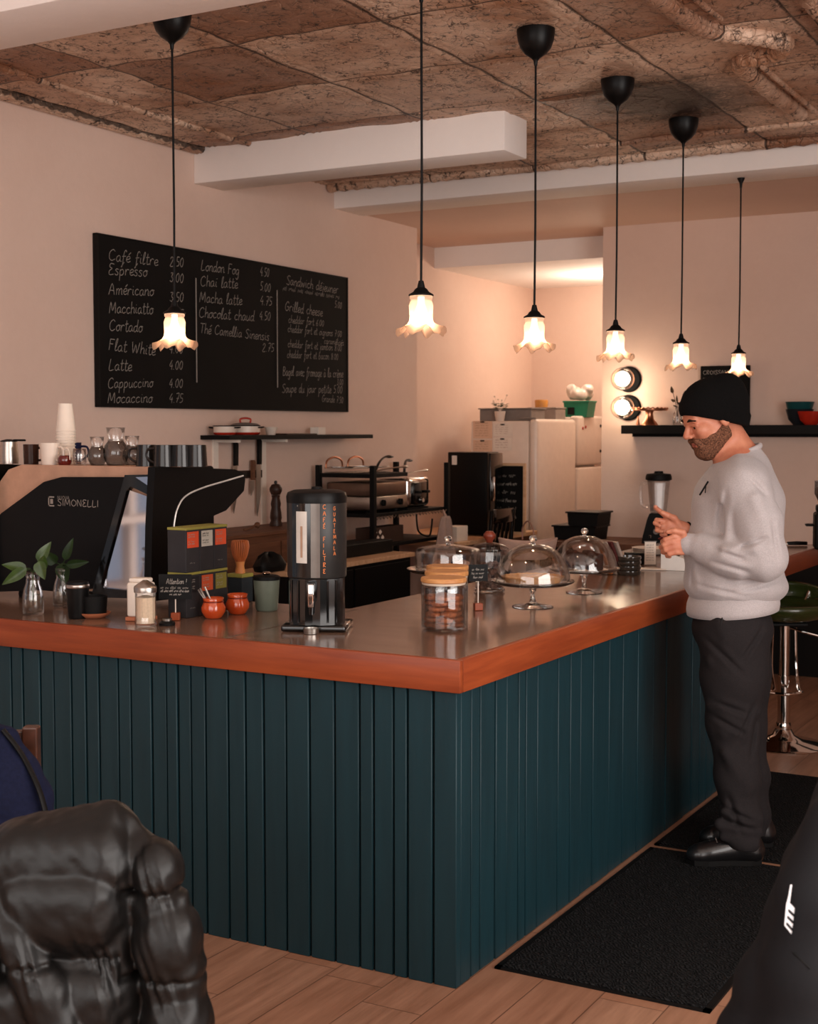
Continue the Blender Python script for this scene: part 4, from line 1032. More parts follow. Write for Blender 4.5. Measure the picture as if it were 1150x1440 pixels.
# sweet jar with a red wooden knob
o = thing('sweet_jar', 'wide glass sweet jar with a dark red knob between the domes', 'jar', (-0.64, 1.519, 0.953))
part('glass', MB().lathe([(0, 0), (.05, 0), (.055, .006), (.06, .04), (.07, .1), (.075, .15), (.07, .165), (.067, .165), (.072, .15), (.067, .1), (.057, .04), (0, .01)], seg=14), M_glass, o)
part('foot_rim', MB().lathe([(.05, .0), (.062, .003), (.062, .012), (.055, .016)], seg=14), M_sglass, o)
part('lid', MB().lathe([(.076, .166), (.078, .172), (.06, .188), (.02, .198), (0, .199)], seg=40), M_glass, o, 'all')
part('knob', MB().lathe([(0, .197), (.012, .198), (.015, .206), (.024, .218), (.024, .23), (.014, .242), (0, .244)], seg=28), pm('red_wood', (122, 48, 28), .4), o, True)
sw = MB()
for k in range(40):
    a, r = random.uniform(0, 6.28), .045 * math.sqrt(random.random()); z = .016 + .1 * k / 40
    sw.lathe([(0, -.012), (.012, -.007), (.014, 0), (.012, .007), (0, .012)], (r * math.cos(a), r * math.sin(a), z), 8)
s_ = solo('sweets', sw, pm('dark_sweets', (60, 34, 28), .5, ns=60, c2=(120, 90, 76)), 'dark wrapped sweets filling the wide glass jar', 'sweets', (-0.64, 1.519, 0.953), smooth=True); s_['kind'] = 'stuff'
stick_sign('small brown sign on a stick in front of the sweet jar', (-0.424, 0.985, 0.953), .07, .06, [(3, -.025, .038, .006, .05), (3, -.026, .024, .006, .052), (2, -.02, .01, .006, .04)], YAW + .25, .105)
# pale basket with a wire hoop, wooden rack of booklets
o = thing('bread_basket', 'pale cloth basket with a thin arched handle behind the centre dome', 'basket', (-1.092, 2.881, 0.953), .5)
part('basket', MB().lathe([(0, 0), (.08, 0), (.12, .05), (.13, .095), (.126, .096), (.116, .05), (0, .004)], seg=40, fn=lambda p, a, r, z: Vector((p.x * 1.15, p.y * .8, p.z + .012 * math.cos(2 * a) * (z > .05)))), pm('pale_cloth', (206, 172, 156), .85, bump=.3), o, True)
part('handle', MB().tube(spline([(-.02, .1, .09), (-.02, .09, .15), (0, 0, .19), (.02, -.09, .15), (.02, -.1, .09)], 8), .004, 8), pm('rattan', (150, 108, 92), .6), o, True)
bc = [((196, 150, 132), 0), ((180, 168, 158), 1), ((190, 112, 58), 2), ((206, 190, 176), 3), ((96, 36, 34), 4), ((198, 182, 170), 5)]
bnames = ['pinkish booklet, frontmost in the leaning row by the back dome', 'grey booklet, second in the leaning row by the back dome', 'orange booklet in the leaning row by the back dome', 'cream booklet next to the orange one by the dome', 'dark red booklet in the leaning row by the dome', 'pale booklet, last in the leaning row by the dome']
bl0 = Vector((-0.553, 2.391, 0.953))
for (c, k) in bc:
    mt = Matrix.Rotation(-.42, 4, 'Y')
    solo('booklet', MB().box(-.006, .006, -.075, .075, 0, .16, .001, 1, mt), pm('booklet_%d' % k, c, .7, var=.08), bnames[k], 'booklet', bl0 + R_ * (.024 * k) + Vector((0, 0, .0026)), YAW + .5, 'leaning booklets')
o = thing('coaster_stack', 'stack of dark glass dishes in front of the card reader', 'dishes', (-0.386, 2.414, 0.953))
for k in range(4): part('dish', MB().lathe([(0, .021 * k), (.05, .021 * k), (.056, .021 * k + .012), (.055, .021 * k + .02), (.05, .021 * k + .02), (.048, .021 * k + .006), (0, .021 * k + .006)], seg=24), pm('smoky_dish', (62, 56, 50), .12, coat=.5), o, True)
solo('box', MB().box(-.05, .05, -.03, .03, 0, .055, .003), M_black, 'small black box behind the little menu stand', 'box', (-0.533, 2.899, 0.953), .5)
o = thing('menu_stand', 'little white menu card in a stand beside the man hands', 'menu stand', (-0.447, 2.867, 0.953), YAW + .1)
part('card', MB().box(-.027, .027, -.002, .002, .004, .112), M_paper, o)
part('foot', MB().box(-.03, .03, -.004, .004, 0, .004), M_grey, o)
part('top_rail', MB().box(-.03, .03, -.003, .003, .112, .116), M_grey, o)
m = MB()
for k in range(7): scrib(m, 3, (-.02, -.0026, .095 - k * .012), (1, 0, 0), (0, 0, 1), .004, .04, 1.5)
part('print', m, M_grey, o)
for k in range(4):
    solo('plate', MB().lathe([(0, 0), (.06, 0), (.105, .008), (.11, .012), (.1, .011), (.06, .005), (0, .005)], seg=44), M_cream, 'white plate in the low stack behind the menu stand', 'plate', Vector((-0.64, 3.456, 0.953)) + Vector((0, 0, .0075 * k)), 0, 'stacked white plates', True)
o = thing('card_reader', 'white card terminal on the bar under the man hands', 'card reader', (-0.275, 2.731, 0.953), YAW - .35)
mt = Matrix.Rotation(.0, 4, 'X')
part('body', MB().prism([(-.06, 0), (.06, 0), (.06, .05), (-.06, .095)], -.05, .05, lambda u, v, w: Vector((u, w, v))), M_whiteplastic, o)
part('screen', MB().prism([(-.05, .0925), (.02, .066), (.02, .067), (-.05, .0935)], -.04, .04, lambda u, v, w: Vector((u, w, v))), M_black, o)
part('slot', MB().box(-.045, -.015, -.0512, -.05, .07, .075), M_black, o)
solo('receipt_tray', MB().box(-.07, .07, -.035, .035, 0, .006, .002), M_cream, 'thin pale tray beside the white card terminal', 'tray', (-0.375, 2.675, 0.953), YAW - .2)
o = thing('carving_knife', 'black handled knife lying near the far end of the bar', 'knife', (-0.149, 4.346, 0.953), YAW - .03)
part('handle', MB().tube([(-.02, 0, .012), (.03, 0, .013), (.09, 0, .012)], [.009, .011, .01], 10), M_sblack, o, True)
part('blade', MB().prism([(-.02, -.012), (-.02, .012), (-.15, .012), (-.19, -.004)], .008, .010, xyz), M_steel, o)
o = thing('coffee_grinder', 'black coffee grinder at the far right end of the bar', 'grinder', (0.071, 4.2, 0.953), .3)
part('body', MB().box(-.06, .06, -.08, .08, 0, .2, .015, 3).box(-.05, .05, -.05, .05, .2, .24, .01), M_black, o, True)
part('hopper', MB().lathe([(.03, .24), (.06, .3), (.06, .37), (0, .37)], seg=28), M_dglass, o, True)
part('fork', MB().tube([(-.06, -.03, .13), (-.1, -.03, .13), (-.1, .03, .13), (-.06, .03, .13)], .006, 8), M_black, o, True)

# ================================================================ LEFT WALL, BEHIND THE BAR
o = thing('wall_shelf', 'narrow black shelf under the menu chalkboard holding enamel pans', 'shelf', (-2.9135, 3.35, 1.535))
part('board', MB().box(.0, .20, -.76, .74, .01, .034, .002), M_black, o)
for y in (2.715 - 3.35, 3.17 - 3.35):
    part('bracket', MB().box(.0005, .012, y - .022, y + .022, -.5 if y > -.4 else -.3, .0095).box(.012, .17, y - .012, y + .012, -.006, .0095), M_paper, o)
SZ = 1.5695
def pan(label, loc, r, h, lidded, rz=.3):
    o = thing('enamel_pan', label, 'pan', loc, rz, 'enamel pans on the black shelf')
    part('body', MB().lathe([(0, .0), (r * .8, 0), (r * .9, .006), (r, h * .3), (r, h), (r * .97, h), (r * .95, h * .3), (0, .01)], seg=32), M_cream, o, True)
    part('red_base', MB().lathe([(r * .815, .0008), (r * .925, .004), (r * 1.012, h * .24), (r * 1.012, h * .3), (r * .99, h * .3)], seg=32), M_red, o, True)
    part('rim', MB().tube([(r * math.cos(a), r * math.sin(a), h) for a in np.linspace(0, 2 * PI, 32)[:-1]], .003, 6, True), M_black, o, True)
    for s in (-1, 1): part('side_grip', MB().tube(spline([(s * r, -.02, h * .8), (s * (r + .022), -.014, h * .85), (s * (r + .022), .014, h * .85), (s * r, .02, h * .8)], 4), .004, 6), M_black, o, True)
    if lidded:
        part('lid', MB().lathe([(r * 1.0, h + .003), (r * .8, h + .012), (.02, h + .018), (0, h + .018)], seg=32), M_grey, o, True)
        part('lid_handle', MB().tube(spline([(-.028, 0, h + .016), (-.03, 0, h + .036), (0, 0, h + .042), (.03, 0, h + .036), (.028, 0, h + .016)], 4), .0055, 6), M_red, o, True)
pan('small white enamel pan at the left end of the black shelf', (-2.8, 2.66, 1.569), .062, .05, False)
pan('white enamel pan with a red handled lid on the black shelf', (-2.8, 2.849, 1.569), .082, .052, True)
cup('bowl', 'small pale bowl to the right of the enamel pans', 'bowl', M_cream, (-2.8, 3.096, 1.569), .024, .04, .045)
solo('board', MB().box(-.06, .06, -.16, .16, 0, .008, .002), M_darkwood, 'dark thin board lying at the right part of the wall shelf', 'board', (-2.81, 3.343, 1.569))
solo('carton', MB().box(-.03, .03, -.04, .04, 0, .045, .002), M_paper, 'small white carton on the right part of the wall shelf', 'box', (-2.81, 3.602, 1.569))
# knife rail and knives
kx = -2.9135
o = thing('knife_rail', 'dark magnetic knife rail on the left wall under the shelf', 'knife rail', (kx, 3.004, 1.345))
part('bar', MB().box(0, .018, -.16, .14, -.022, .022, .002), M_darkwood, o)
part('magnet_strip', MB().box(.0182, .0195, -.15, .13, -.012, .012), M_blackmetal, o)
def knife(label, y, ztop, zmid, zbot, hm, w=.02):
    o = thing('kitchen_knife', label, 'knife', (kx + .0215, y, zmid), 0, 'knives on the rail')
    part('handle', MB().prism([(-w * .6, 0), (w * .6, 0), (w * .75, ztop - zmid - .01), (w * .3, ztop - zmid), (-w * .5, ztop - zmid)], 0, .018, yzx), hm, o)
    part('blade', MB().prism([(-w, -.002), (w, -.002), (w * .9, (zbot - zmid) * .6), (-w * .6, zbot - zmid), (-w, zbot - zmid + .02)], .002, .0045, yzx), M_steel, o)
knife('black handled knife hanging at the left of the knife rail', 2.87, 1.528, 1.397, 1.129, M_black, .022)
knife('long black handled knife at the right of the knife rail', 3.096, 1.543, 1.4, 1.101, M_black, .022)
knife('short wooden handled knife in the middle of the knife rail', 3.033, 1.426, 1.312, 1.222, M_brownwood, .018)
# wooden cabinet with pepper mill
o = thing('wooden_cabinet', 'brown wooden back cabinet below the knives', 'cabinet', (-2.74, 2.85, 0))
part('top', MB().box(-.172, .2, -.66, .62, 1.03, 1.05, .003), M_brownwood, o)
part('body', MB().box(-.17, .18, -.64, .60, 0, 1.0295), M_brownwood, o)
part('door', MB().box(.181, .19, -.62, -.03, .08, .99, .002), M_brownwood, o); part('door', MB().box(.181, .19, -.01, .58, .08, .99, .002), M_brownwood, o)
pz = Vector((-2.76, 3.083, 1.0505))
o = thing('pepper_mill', 'tall dark wooden pepper mill on the brown cabinet', 'pepper mill', pz)
part('body', MB().lathe([(0, 0), (.036, 0), (.037, .012), (.03, .03), (.034, .045), (.032, .075), (.026, .105), (.03, .125), (.022, .16), (.026, .175), (0, .176)], seg=28), M_darkwood, o, True)
part('head', MB().lathe([(0, .176), (.026, .178), (.036, .2), (.036, .215), (.024, .236), (.012, .24), (0, .24)], seg=28), M_darkwood, o, True)
part('nut', MB().lathe([(0, .24), (.008, .241), (.01, .25), (.006, .258), (0, .259)], seg=16), M_blackmetal, o, True)
solo('wood_scoop', MB().tube(spline([(0, -.06, .008), (0, 0, .012), (.005, .05, .03), (0, .07, .012)], 5), [.006] * 10 + [.014, .018, .016, .012, .009, .006], 8), M_brownwood, 'small wooden scoop lying on the brown cabinet', 'scoop', (-2.66, 2.696, 1.0505), smooth=True)
solo('cloth', MB().lathe([(0, 0), (.09, 0), (.1, .03), (.07, .07), (.03, .085), (0, .085)], seg=20, fn=lambda p, a, r, z: Vector((p.x * (.7 + .1 * math.sin(3 * a)), p.y * (1.2 + .14 * math.cos(2 * a + 1)), z * (1 + .15 * math.sin(4 * a))))), M_black, 'crumpled black cloth on the bench behind the grey green pot', 'cloth', (-2.27, 2.314, 0.8855), smooth=True)
# bench, rack
o = thing('work_bench', 'pale wood topped black bench behind the coffee dispenser', 'bench', (-2.29, 3.0, 0))
part('top', MB().box(-.14, .14, -.7, .62, .86, .885, .003), M_lightwood, o)
part('cabinet', MB().box(-.13, .12, -.68, .6, .0, .8595), M_black, o)
part('door', MB().box(.1205, .13, -.66, -.05, .05, .84, .002), M_sblack, o); part('door', MB().box(.1205, .13, -.03, .58, .05, .84, .002), M_sblack, o)
solo('baking_tray', MB().box(-.06, .06, -.36, .26, 0, .072, .004), M_black, 'long flat black tray box at the back of the pale bench', 'tray', (-2.34, 3.33, .8855))
RX0, RX1, RY0, RY1 = -2.84, -2.455, 3.655, 4.6
o = thing('wire_rack', 'black metal kitchen rack with a steel grill and toaster on it', 'shelving rack', ((RX0 + RX1) / 2, (RY0 + RY1) / 2, 0))
sh = Vector(o.location)
for x, y in ((RX0, RY0), (RX1, RY0), (RX0, RY1), (RX1, RY1)):
    part('post', MB().box(x - .016, x + .016, y - .016, y + .016, 0, 1.385, .002).shift(sh), M_black, o)
for z, y1 in ((.3, RY1), (.905, RY1), (1.095, RY1)):
    part('shelf', MB().box(RX0 + .0165, RX1 - .0165, RY0 - .01, y1 + .01, z - .022, z, .002).shift(sh), M_black, o)
part('shelf', MB().box(RX0 + .0165, RX1 - .0165, RY0 - .01, RY0 + .45, 1.31, 1.335, .002).shift(sh), M_black, o)
m = MB()
n = 46; m.tube([(RX1 + .004, RY0 + (RY1 - RY0) * i / n, 1.065 + (.012 if i % 2 else -.004)) for i in range(n + 1)], .0035, 5)
part('wire_edge', m.shift(sh), M_steel, o, True)
g0 = Vector((-2.64, 3.91, 1.0955))
o = thing('grill_press', 'steel contact grill with two black knobs on the rack', 'grill', g0)
part('body', MB().box(-.16, .16, -.235, .21, .02, .1, .006).shift((0, 0, 0)), M_steel, o, True)
part('upper_plate', MB().box(-.16, .155, -.235, .21, .102, .185, .012), pm('grill_top', (120, 96, 82), .35, .7), o, True)
for y in (-.1, .11):
    kk = part('knob', MB().lathe([(0, .001), (.02, .001), (.018, .016), (0, .016)], (.16, y, .06), 20, axis=(1, 0, 0)), M_black, o, True)
    part('pointer', MB().box(.1765, .181, y - .003, y + .003, .042, .078), M_black, kk)
for x in (-.1, .1):
    for y in (-.18, .16): part('foot', MB().lathe([(0, 0), (.016, 0), (.016, .0195), (0, .0195)], (x, y, 0), 14), M_black, o, True)
t0 = Vector((-2.63, 4.31, 1.0955))
o = thing('toaster', 'shiny steel toaster at the right end of the rack', 'toaster', t0)
part('shell', MB().box(-.13, .13, -.15, .14, .012, .205, .03, 4), M_chrome, o, True)
part('end_panel', MB().box(.131, .145, -.1, .09, .03, .17, .004), M_gblack, o, True)
for y in (-.06, .05): part('lever', MB().box(.146, .17, y - .02, y + .02, .1, .118, .003), M_black, o, True)
part('dial', MB().lathe([(0, .0), (.016, 0), (.014, .012), (0, .012)], (.1455, 0, .055), 18, axis=(1, 0, 0)), M_chrome, o, True)
part('base', MB().box(-.12, .12, -.14, .13, 0, .0115), M_black, o)
RT = 1.3355
for k, y in enumerate((3.753, 4.003)):
    o = thing('wire_basket', ('left' if k == 0 else 'right') + ' of the two wire baskets with hooped handles on the rack top', 'basket', (-2.70, y, RT), PI, 'wire baskets on the rack')
    m = MB()
    for i in range(7): m.tube([(-.1 + .033 * i, -.09, .004), (-.1 + .033 * i, .09, .004)], .0025, 5)
    part('mesh', m, M_steel, o)
    part('rim', MB().tube([(.1, -.09, .032), (.1, .09, .032), (-.1, .09, .032), (-.1, -.09, .032)], .004, 6, True), M_chrome, o, True)
    part('hoop', MB().tube(spline([(.09, -.095, .03), (.09, -.08, .075), (.09, 0, .095), (.09, .08, .075), (.09, .095, .03)], 6), .006, 8), M_copper, o, True)
def tongs(label, y, x, a, z):
    o = thing('tongs', label, 'tongs', (x, y, z), a, 'tongs on the rack')
    for s in (-1, 1): part('arm', MB().tube(spline([(0, 0, .0), (.1, s * .03, .012 + .02 * (s + 1)), (.22, s * .06, .02 + .03 * (s + 1)), (.3, s * .05, .02 + .03 * (s + 1))], 5), [.009] * 10 + [.011, .015, .02, .018, .013, .008], 8, flat=.5), M_sblack if s > 0 else M_steel, o, True)
tongs('black tongs lying at the right end of the rack top', 3.86, -2.56, PI * .5, RT + .012)
tongs('pair of tongs sticking out over the toaster', 4.2, -2.55, PI * .56, t0.z + .222)
o = thing('wrap_box', 'black and white patterned wrap box on the lower rack shelf', 'box', (-2.55, 3.88, .9055))
part('carton', MB().box(-.05, .05, -.19, .22, 0, .1, .002), pm('wrap_brown', (66, 48, 40), .6), o)
m = MB()
for i in range(5):
    for j in range(2):
        if (i + j) % 2 == 0:
            y, z = -.15 + .028 * i, .02 + .035 * j
            m.quad((.0506, y, z), (.0506, y + .02, z + .017), (.0506, y, z + .034), (.0506, y - .02, z + .017))
part('pattern', m, M_paper, o)
o = thing('apron', 'greyish apron hanging from the right end of the rack', 'apron', (-2.42, 4.45, .74))
M_apron = pm('apron_cloth', (178, 152, 140), .9, bump=.3)
def apr(u, v):
    w = .06 + .12 * (1 - v) ** .7
    return Vector((.02 + .022 * math.sin(u * 17 + v * 2) * (1.2 - v), (u - .5) * 2 * w + .02 * v, v * .3))
m = MB(); m.grid(40, 16, apr)
a_ = part('cloth', m, M_apron, o, 'all'); sm = a_.modifiers.new('t', 'SOLIDIFY'); sm.thickness = .008
part('strap', MB().tube(spline([(.03, 0, .29), (.01, .02, .33), (.0, .03, .335), (.02, .05, .29)], 5), .006, 6), M_apron, o, True)
solo('power_cord', MB().tube(spline([(0, -.14, .14), (.0, -.12, .04), (0, -.04, 0), (0, .04, .0), (0, .07, .1)], 6), .006, 8), M_black, 'black cable looping below the toaster shelf', 'cable', (-2.44, 4.3, .93), smooth=True)

# ================================================================ KITCHEN ALCOVE
o = thing('wooden_table', 'wooden kitchen table carrying the black mini fridge', 'table', (-2.85, 5.4, 0))
part('top', MB().box(-.41, .41, -.68, .62, .82, .85, .004), M_lightwood, o)
for x in (-.37, .37):
    for y in (-.63, .58): part('leg', MB().box(x - .025, x + .025, y - .025, y + .025, 0, .8195), M_black, o)
part('apron_rail', MB().box(.365, .385, -.6, .55, .75, .8195), M_brownwood, o)
o = thing('mini_fridge', 'black mini fridge standing on the wooden table', 'fridge', (-2.63, 5.42, .8505))
part('body', MB().box(-.19, .12, -.12, .08, .01, .59, .008), M_sblack, o, True)
part('door', MB().box(.1215, .15, -.118, .078, .015, .585, .006), M_gblack, o, True)
part('door_handle', MB().box(.151, .17, -.1, -.08, .25, .42, .004), M_chrome, o, True)
part('tag', MB().box(-.155, -.115, -.1212, -.1204, .5, .565), M_paper, o, label='white paper tag')
for x in (-.15, .09):
    for y in (-.09, .05): part('foot', MB().box(x - .015, x + .015, y - .015, y + .015, 0, .0098), M_black, o)
o = thing('framed_chalkboard', 'small chalkboard in a pale wooden frame beside the mini fridge', 'chalkboard', (-2.451, 5.56, 0.8505))
part('slate', MB().box(-.1, .1, .002, .012, .02, .49), M_board, o)
part('frame', MB().box(-.118, .118, 0, .016, 0, .0195).box(-.118, .118, 0, .016, .4905, .51).box(-.118, -.1005, 0, .016, .0195, .4905).box(.1005, .118, 0, .016, .0195, .4905), M_lightwood, o)
m = MB()
for k in range(6): scrib(m, 2 + k % 2, (-.07, .0014, .41 - k * .06), (1, 0, 0), (0, 0, 1), .016, .13, 1.5)
part('chalk_writing', m, M_chalk, o)
solo('carton', MB().box(-.05, .05, -.08, .08, 0, .1, .002), M_paper, 'white carton on the near end of the wooden table', 'box', (-2.52, 4.85, .8505))
o = thing('ladder_chair', 'black slat backed chair in the kitchen in front of the mini fridge', 'chair', (-2.366, 5.15, 0), PI / 2)
for x in (-.17, .17): part('leg', MB().box(x - .018, x + .018, .30, .336, 0, .45), M_gblack, o)
for x in (-.17, .17): part('leg', MB().tube([(x, -.03, 0), (x, .0, .45), (x, -.05, 1.05)], .018, 10), M_gblack, o, True)
part('seat', MB().box(-.19, .19, .025, .35, .4505, .48, .01), M_gblack, o)
part('top_rail', MB().box(-.15, .15, -.06, -.035, .96, 1.06, .008), M_gblack, o, True)
for x in (-.1, -.033, .033, .1): part('slat', MB().tube([(x, .03, .4805), (x, -.045, .96)], .013, 8), M_gblack, o, True)
# refrigerators
f1 = Vector((-2.83, 6.6, 0))
o = thing('refrigerator', 'white refrigerator with notes pinned to its side, the nearer of two', 'refrigerator', f1)
part('body', MB().box(-.26, .225, -.4, .38, .04, 1.665, .012).shift((0, 0, 0)), M_fridge, o, True)
part('door', MB().box(.2265, .30, -.395, .375, .06, 1.68, .03, 4), M_fridge, o, True)
part('plinth', MB().box(-.25, .22, -.39, .37, 0, .0395), M_black, o)
hg = part('hinge', MB().box(.15, .28, -.38, -.33, 1.681, 1.69, .003), M_grey, o)
f2 = Vector((-2.83, 7.29, 0))
o = thing('refrigerator', 'white two door refrigerator at the back, beside the green crate', 'refrigerator', f2)
part('body', MB().box(-.26, .225, -.29, .28, .04, 1.70, .012), M_fridge, o, True)
part('door', MB().box(.2265, .30, -.288, .278, 1.31, 1.71, .02, 3), M_fridge, o, True)
part('door', MB().box(.2265, .30, -.288, .278, .06, 1.294, .02, 3), M_fridge, o, True)
part('plinth', MB().box(-.25, .22, -.28, .27, 0, .0395), M_black, o)
for (y, z) in ((-.19, 1.61), (-.13, 1.62), (.2, 1.63), (.2, 1.42)): part('magnet', MB().lathe([(0, 0), (.013, 0), (.012, .006), (0, .006)], (.3005, y, z), 14, axis=(1, 0, 0)), M_red if y < 0 else M_black, o, True)
M_note = pm('note_paper', (226, 188, 160), .8, var=.05)
def note(label, x0, x1, z0, z1, mt, n):
    o = thing('note', label, 'note', ((x0 + x1) / 2, 6.1985, z0))
    w, h = (x1 - x0) / 2, z1 - z0
    part('sheet', MB().box(-w, w, -.0012, 0, 0, h), mt, o)
    m = MB()
    for k in range(n): scrib(m, 3, (-w * .8, -.0016, h - (k + 1) * h / (n + 1)), (1, 0, 0), (0, 0, 1), h / n * .28, w * 1.5, 1.6)
    part('writing', m, pm('note_ink', (150, 96, 74), .8), o)
    part('magnet', MB().box(-w * .2, w * .2, -.012, -.0018, h - .012, h - .002, .002), M_black, o)
note('pinkish note sheet at top left of the fridge side', -3.07, -2.905, 1.53, 1.665, M_note, 6)
note('white note sheet right of the pinkish one on the fridge side', -2.895, -2.735, 1.55, 1.645, M_paper, 5)
note('lower pinkish note sheet on the fridge side', -3.07, -2.905, 1.43, 1.52, M_note, 4)
note('lower white note sheet on the fridge side', -2.895, -2.74, 1.44, 1.535, M_paper, 4)
FT = 1.6655
solo('storage_tray', MB().box(-.22, .22, -.13, .13, 0, .09, .006).box(-.23, .23, -.14, .14, .0905, .1, .004), M_grey, 'long grey plastic tub on the nearer refrigerator, behind the plant', 'tub', (-2.84, 6.42, FT), .0)
solo('storage_tub', MB().box(-.12, .12, -.1, .1, 0, .1, .006).box(-.125, .125, -.105, .105, .1005, .112, .004), pm('tub_grey', (150, 136, 128), .5), 'short grey plastic tub on the refrigerators left of the green crate', 'tub', (-2.74, 6.86, 1.665), .0)
solo('plastic_pot', MB().lathe([(0, 0), (.05, 0), (.055, .05), (.05, .06), (0, .06)], seg=24), pm('amber_lid', (216, 150, 72), .4), 'small amber lidded pot on the grey tub', 'pot', (-2.78, 6.84, 1.778), smooth=True)
o = thing('potted_plant', 'small white potted plant on the nearer refrigerator', 'plant', (-2.86, 6.24, 1.665))
part('pot', MB().lathe([(0, 0), (.032, 0), (.044, .075), (.041, .075), (.03, .01), (0, .01)], seg=28), M_cream, o, True)
m = MB()
for i in range(34):
    a = random.uniform(0, 6.28); r = random.uniform(.01, .05); z = .085 + random.uniform(0, .05)
    p = Vector((r * math.cos(a), r * math.sin(a), z)); leaf(m, p, p + Vector((math.cos(a) * .03, math.sin(a) * .03, .015)), .012, (0, 0, 1))
part('leaves', m, pm('grey_leaf', (112, 120, 88), .6, c2=(66, 78, 50)), o, 'all')
m = MB()
for i in range(14):
    a = random.uniform(0, 6.28); r = random.uniform(.02, .06); z = .12 + random.uniform(0, .08)
    p = Vector((r * math.cos(a), r * math.sin(a), z)); m.tube([Vector((0, 0, .07)), p], .0012, 4); m.lathe([(0, -.006), (.009, 0), (0, .006)], p, 8)
part('blossom', m, M_cream, o, True)
cl = Vector((-2.597, 7.2, 1.7))
o = thing('green_crate', 'green plastic crate on the farther refrigerator', 'crate', cl)
part('body', MB().prism([(-.09, 0), (.09, 0), (.11, .12), (-.11, .12)], -.08, .08, xzy), pm('crate_green', (22, 128, 96), .4), o)
part('rim', MB().box(-.116, .116, -.088, .088, .1205, .134, .003), pm('crate_green', (0, 0, 0)), o)
part('clasp', MB().box(-.07, -.01, -.09, -.0865, .02, .08, .004), M_black, o)
sb = SDF((-.14, -.12, -.02), (.14, .12, .17), .008)
for i in range(12):
    a = random.uniform(0, 6.28); sb.ell((.07 * math.cos(a), .045 * math.sin(a), .045 + random.uniform(0, .05)), (.05, .04, .045), .012)
g = sb.grids(); sb.D += (.006 * np.sin(70 * g[0] + 30 * g[2]) * np.sin(60 * g[1] - 40 * g[2])).astype(np.float32); sb.cut((0, 0, -1), -.002)
b_ = sb.mesh('plastic_bag', pm('plastic_film', (228, 210, 196), .25, coat=.3)); b_.location = cl + Vector((0, 0, .135)); b_['label'] = 'crumpled white plastic bag lying in the green crate'; b_['category'] = 'bag'
# back counter under the right hand shelf
o = thing('back_counter', 'dark back counter with a brown top along the rear wall', 'counter', (-1.32, 5.33, 0))
part('top', MB().box(-.7, .68, -.29, .268, .82, .86, .003), M_brownwood, o)
part('cabinet', MB().box(-.68, .66, -.26, .266, 0, .8195), M_black, o)
for x in (-.66, -.22, .22): part('door', MB().box(x, x + .42, -.272, -.2605, .06, .8, .002), M_sblack, o)
def bin_(label, loc, w, h):
    o = thing('black_bin', label, 'bin', loc, 0, 'black plastic bins')
    part('body', MB().prism([(-w * .92, 0), (w * .92, 0), (w, h), (-w, h)], -.12, .12, xzy), M_black, o)
    part('rim', MB().box(-w - .012, w + .012, -.13, .13, h + .0005, h + .012, .003), M_sblack, o)
bin_('lower black plastic bin at the left end of the back counter', (-1.80, 5.3, .8605), .15, .085)
bin_('upper black plastic bin stacked on the lower bin', (-1.74, 5.3, .959), .11, .08)
bl_ = Vector((-1.238, 5.25, 0.8605))
o = thing('blender', 'black blender with a clear jug on the back counter beside the man', 'blender', bl_, .2)
part('base', MB().prism([(-.095, 0), (.095, 0), (.09, .04), (.06, .16), (.045, .195), (-.045, .195), (-.06, .16), (-.09, .04)], -.085, .085, xzy), M_black, o)
part('dial', MB().lathe([(0, 0), (.022, 0), (.018, .016), (0, .016)], (0, -.0855, .08), 20, axis=(0, -1, 0)), M_grey, o, True)
for x in (-.04, .04): part('switch', MB().box(x - .008, x + .008, -.092, -.0855, .035, .055, .002), M_chrome, o)
part('jug', MB().lathe([(0, .196), (.05, .196), (.055, .21), (.074, .41), (.072, .41), (.052, .21), (0, .2)], seg=6), M_glass, o)
part('jug_handle', MB().tube(spline([(-.07, 0, .39), (-.11, 0, .38), (-.115, 0, .3), (-.1, 0, .24), (-.06, 0, .24)], 5), .009, 8), M_glass, o, 'all')
part('lid', MB().lathe([(0, .405), (.07, .406), (.085, .414), (.085, .432), (.078, .45), (.03, .455), (.028, .468), (0, .47)], seg=36), M_black, o, True)
part('blades', MB().tube([(-.03, 0, .215), (0, 0, .205), (.03, 0, .215)], .004, 6), M_steel, o)

# ================================================================ REAR WALL
o = thing('floating_shelf', 'long black floating shelf on the rear wall behind the man', 'shelf', (-.5, 5.5995, 1.571))
part('board', MB().box(-1.05, 1.4, -.22, 0, 0, .058, .003), M_black, o)
part('wall_cleat', MB().box(-1.04, 1.39, -.03, 0, -.02, -.0005), M_black, o)
KZ = 1.6295
def sconce(label, z, e):
    o = thing('globe_sconce', label, 'wall lamp', (-1.576, 5.5995, z), 0, 'round wall lights')
    part('back_plate', MB().lathe([(0, 0), (.088, 0), (.088, .012), (.08, .02), (0, .02)], (0, 0, 0), 40, axis=(0, -1, 0)), pm('sconce_plate', (9, 8, 8), .8), o, True)
    part('socket', MB().lathe([(.03, .0205), (.028, .05), (0, .05)], (0, 0, 0), 24, axis=(0, -1, 0)), M_copper, o, True)
    part('globe', MB().lathe([(.08 * math.sin(a), -.08 * math.cos(a)) for a in np.linspace(.42, PI, 18)], (0, -.128, 0), 36, axis=(0, -1, 0)), M_glass, o, 'all')
    part('bulb', MB().lathe([(.0, -.045), (.02, -.045), (.045, -.015), (.05, .01), (.036, .04), (0, .054)], (0, -.12, 0), 24, axis=(0, -1, 0)), emit('sconce_bulb', (1., .84, .62), 8), o, 'all')
    point('sconce_light', (-1.576, 5.5995 - .29, z), e, (1., .70, .46), .05)
sconce('upper of the two glowing round wall lights', 1.941, 1.1)
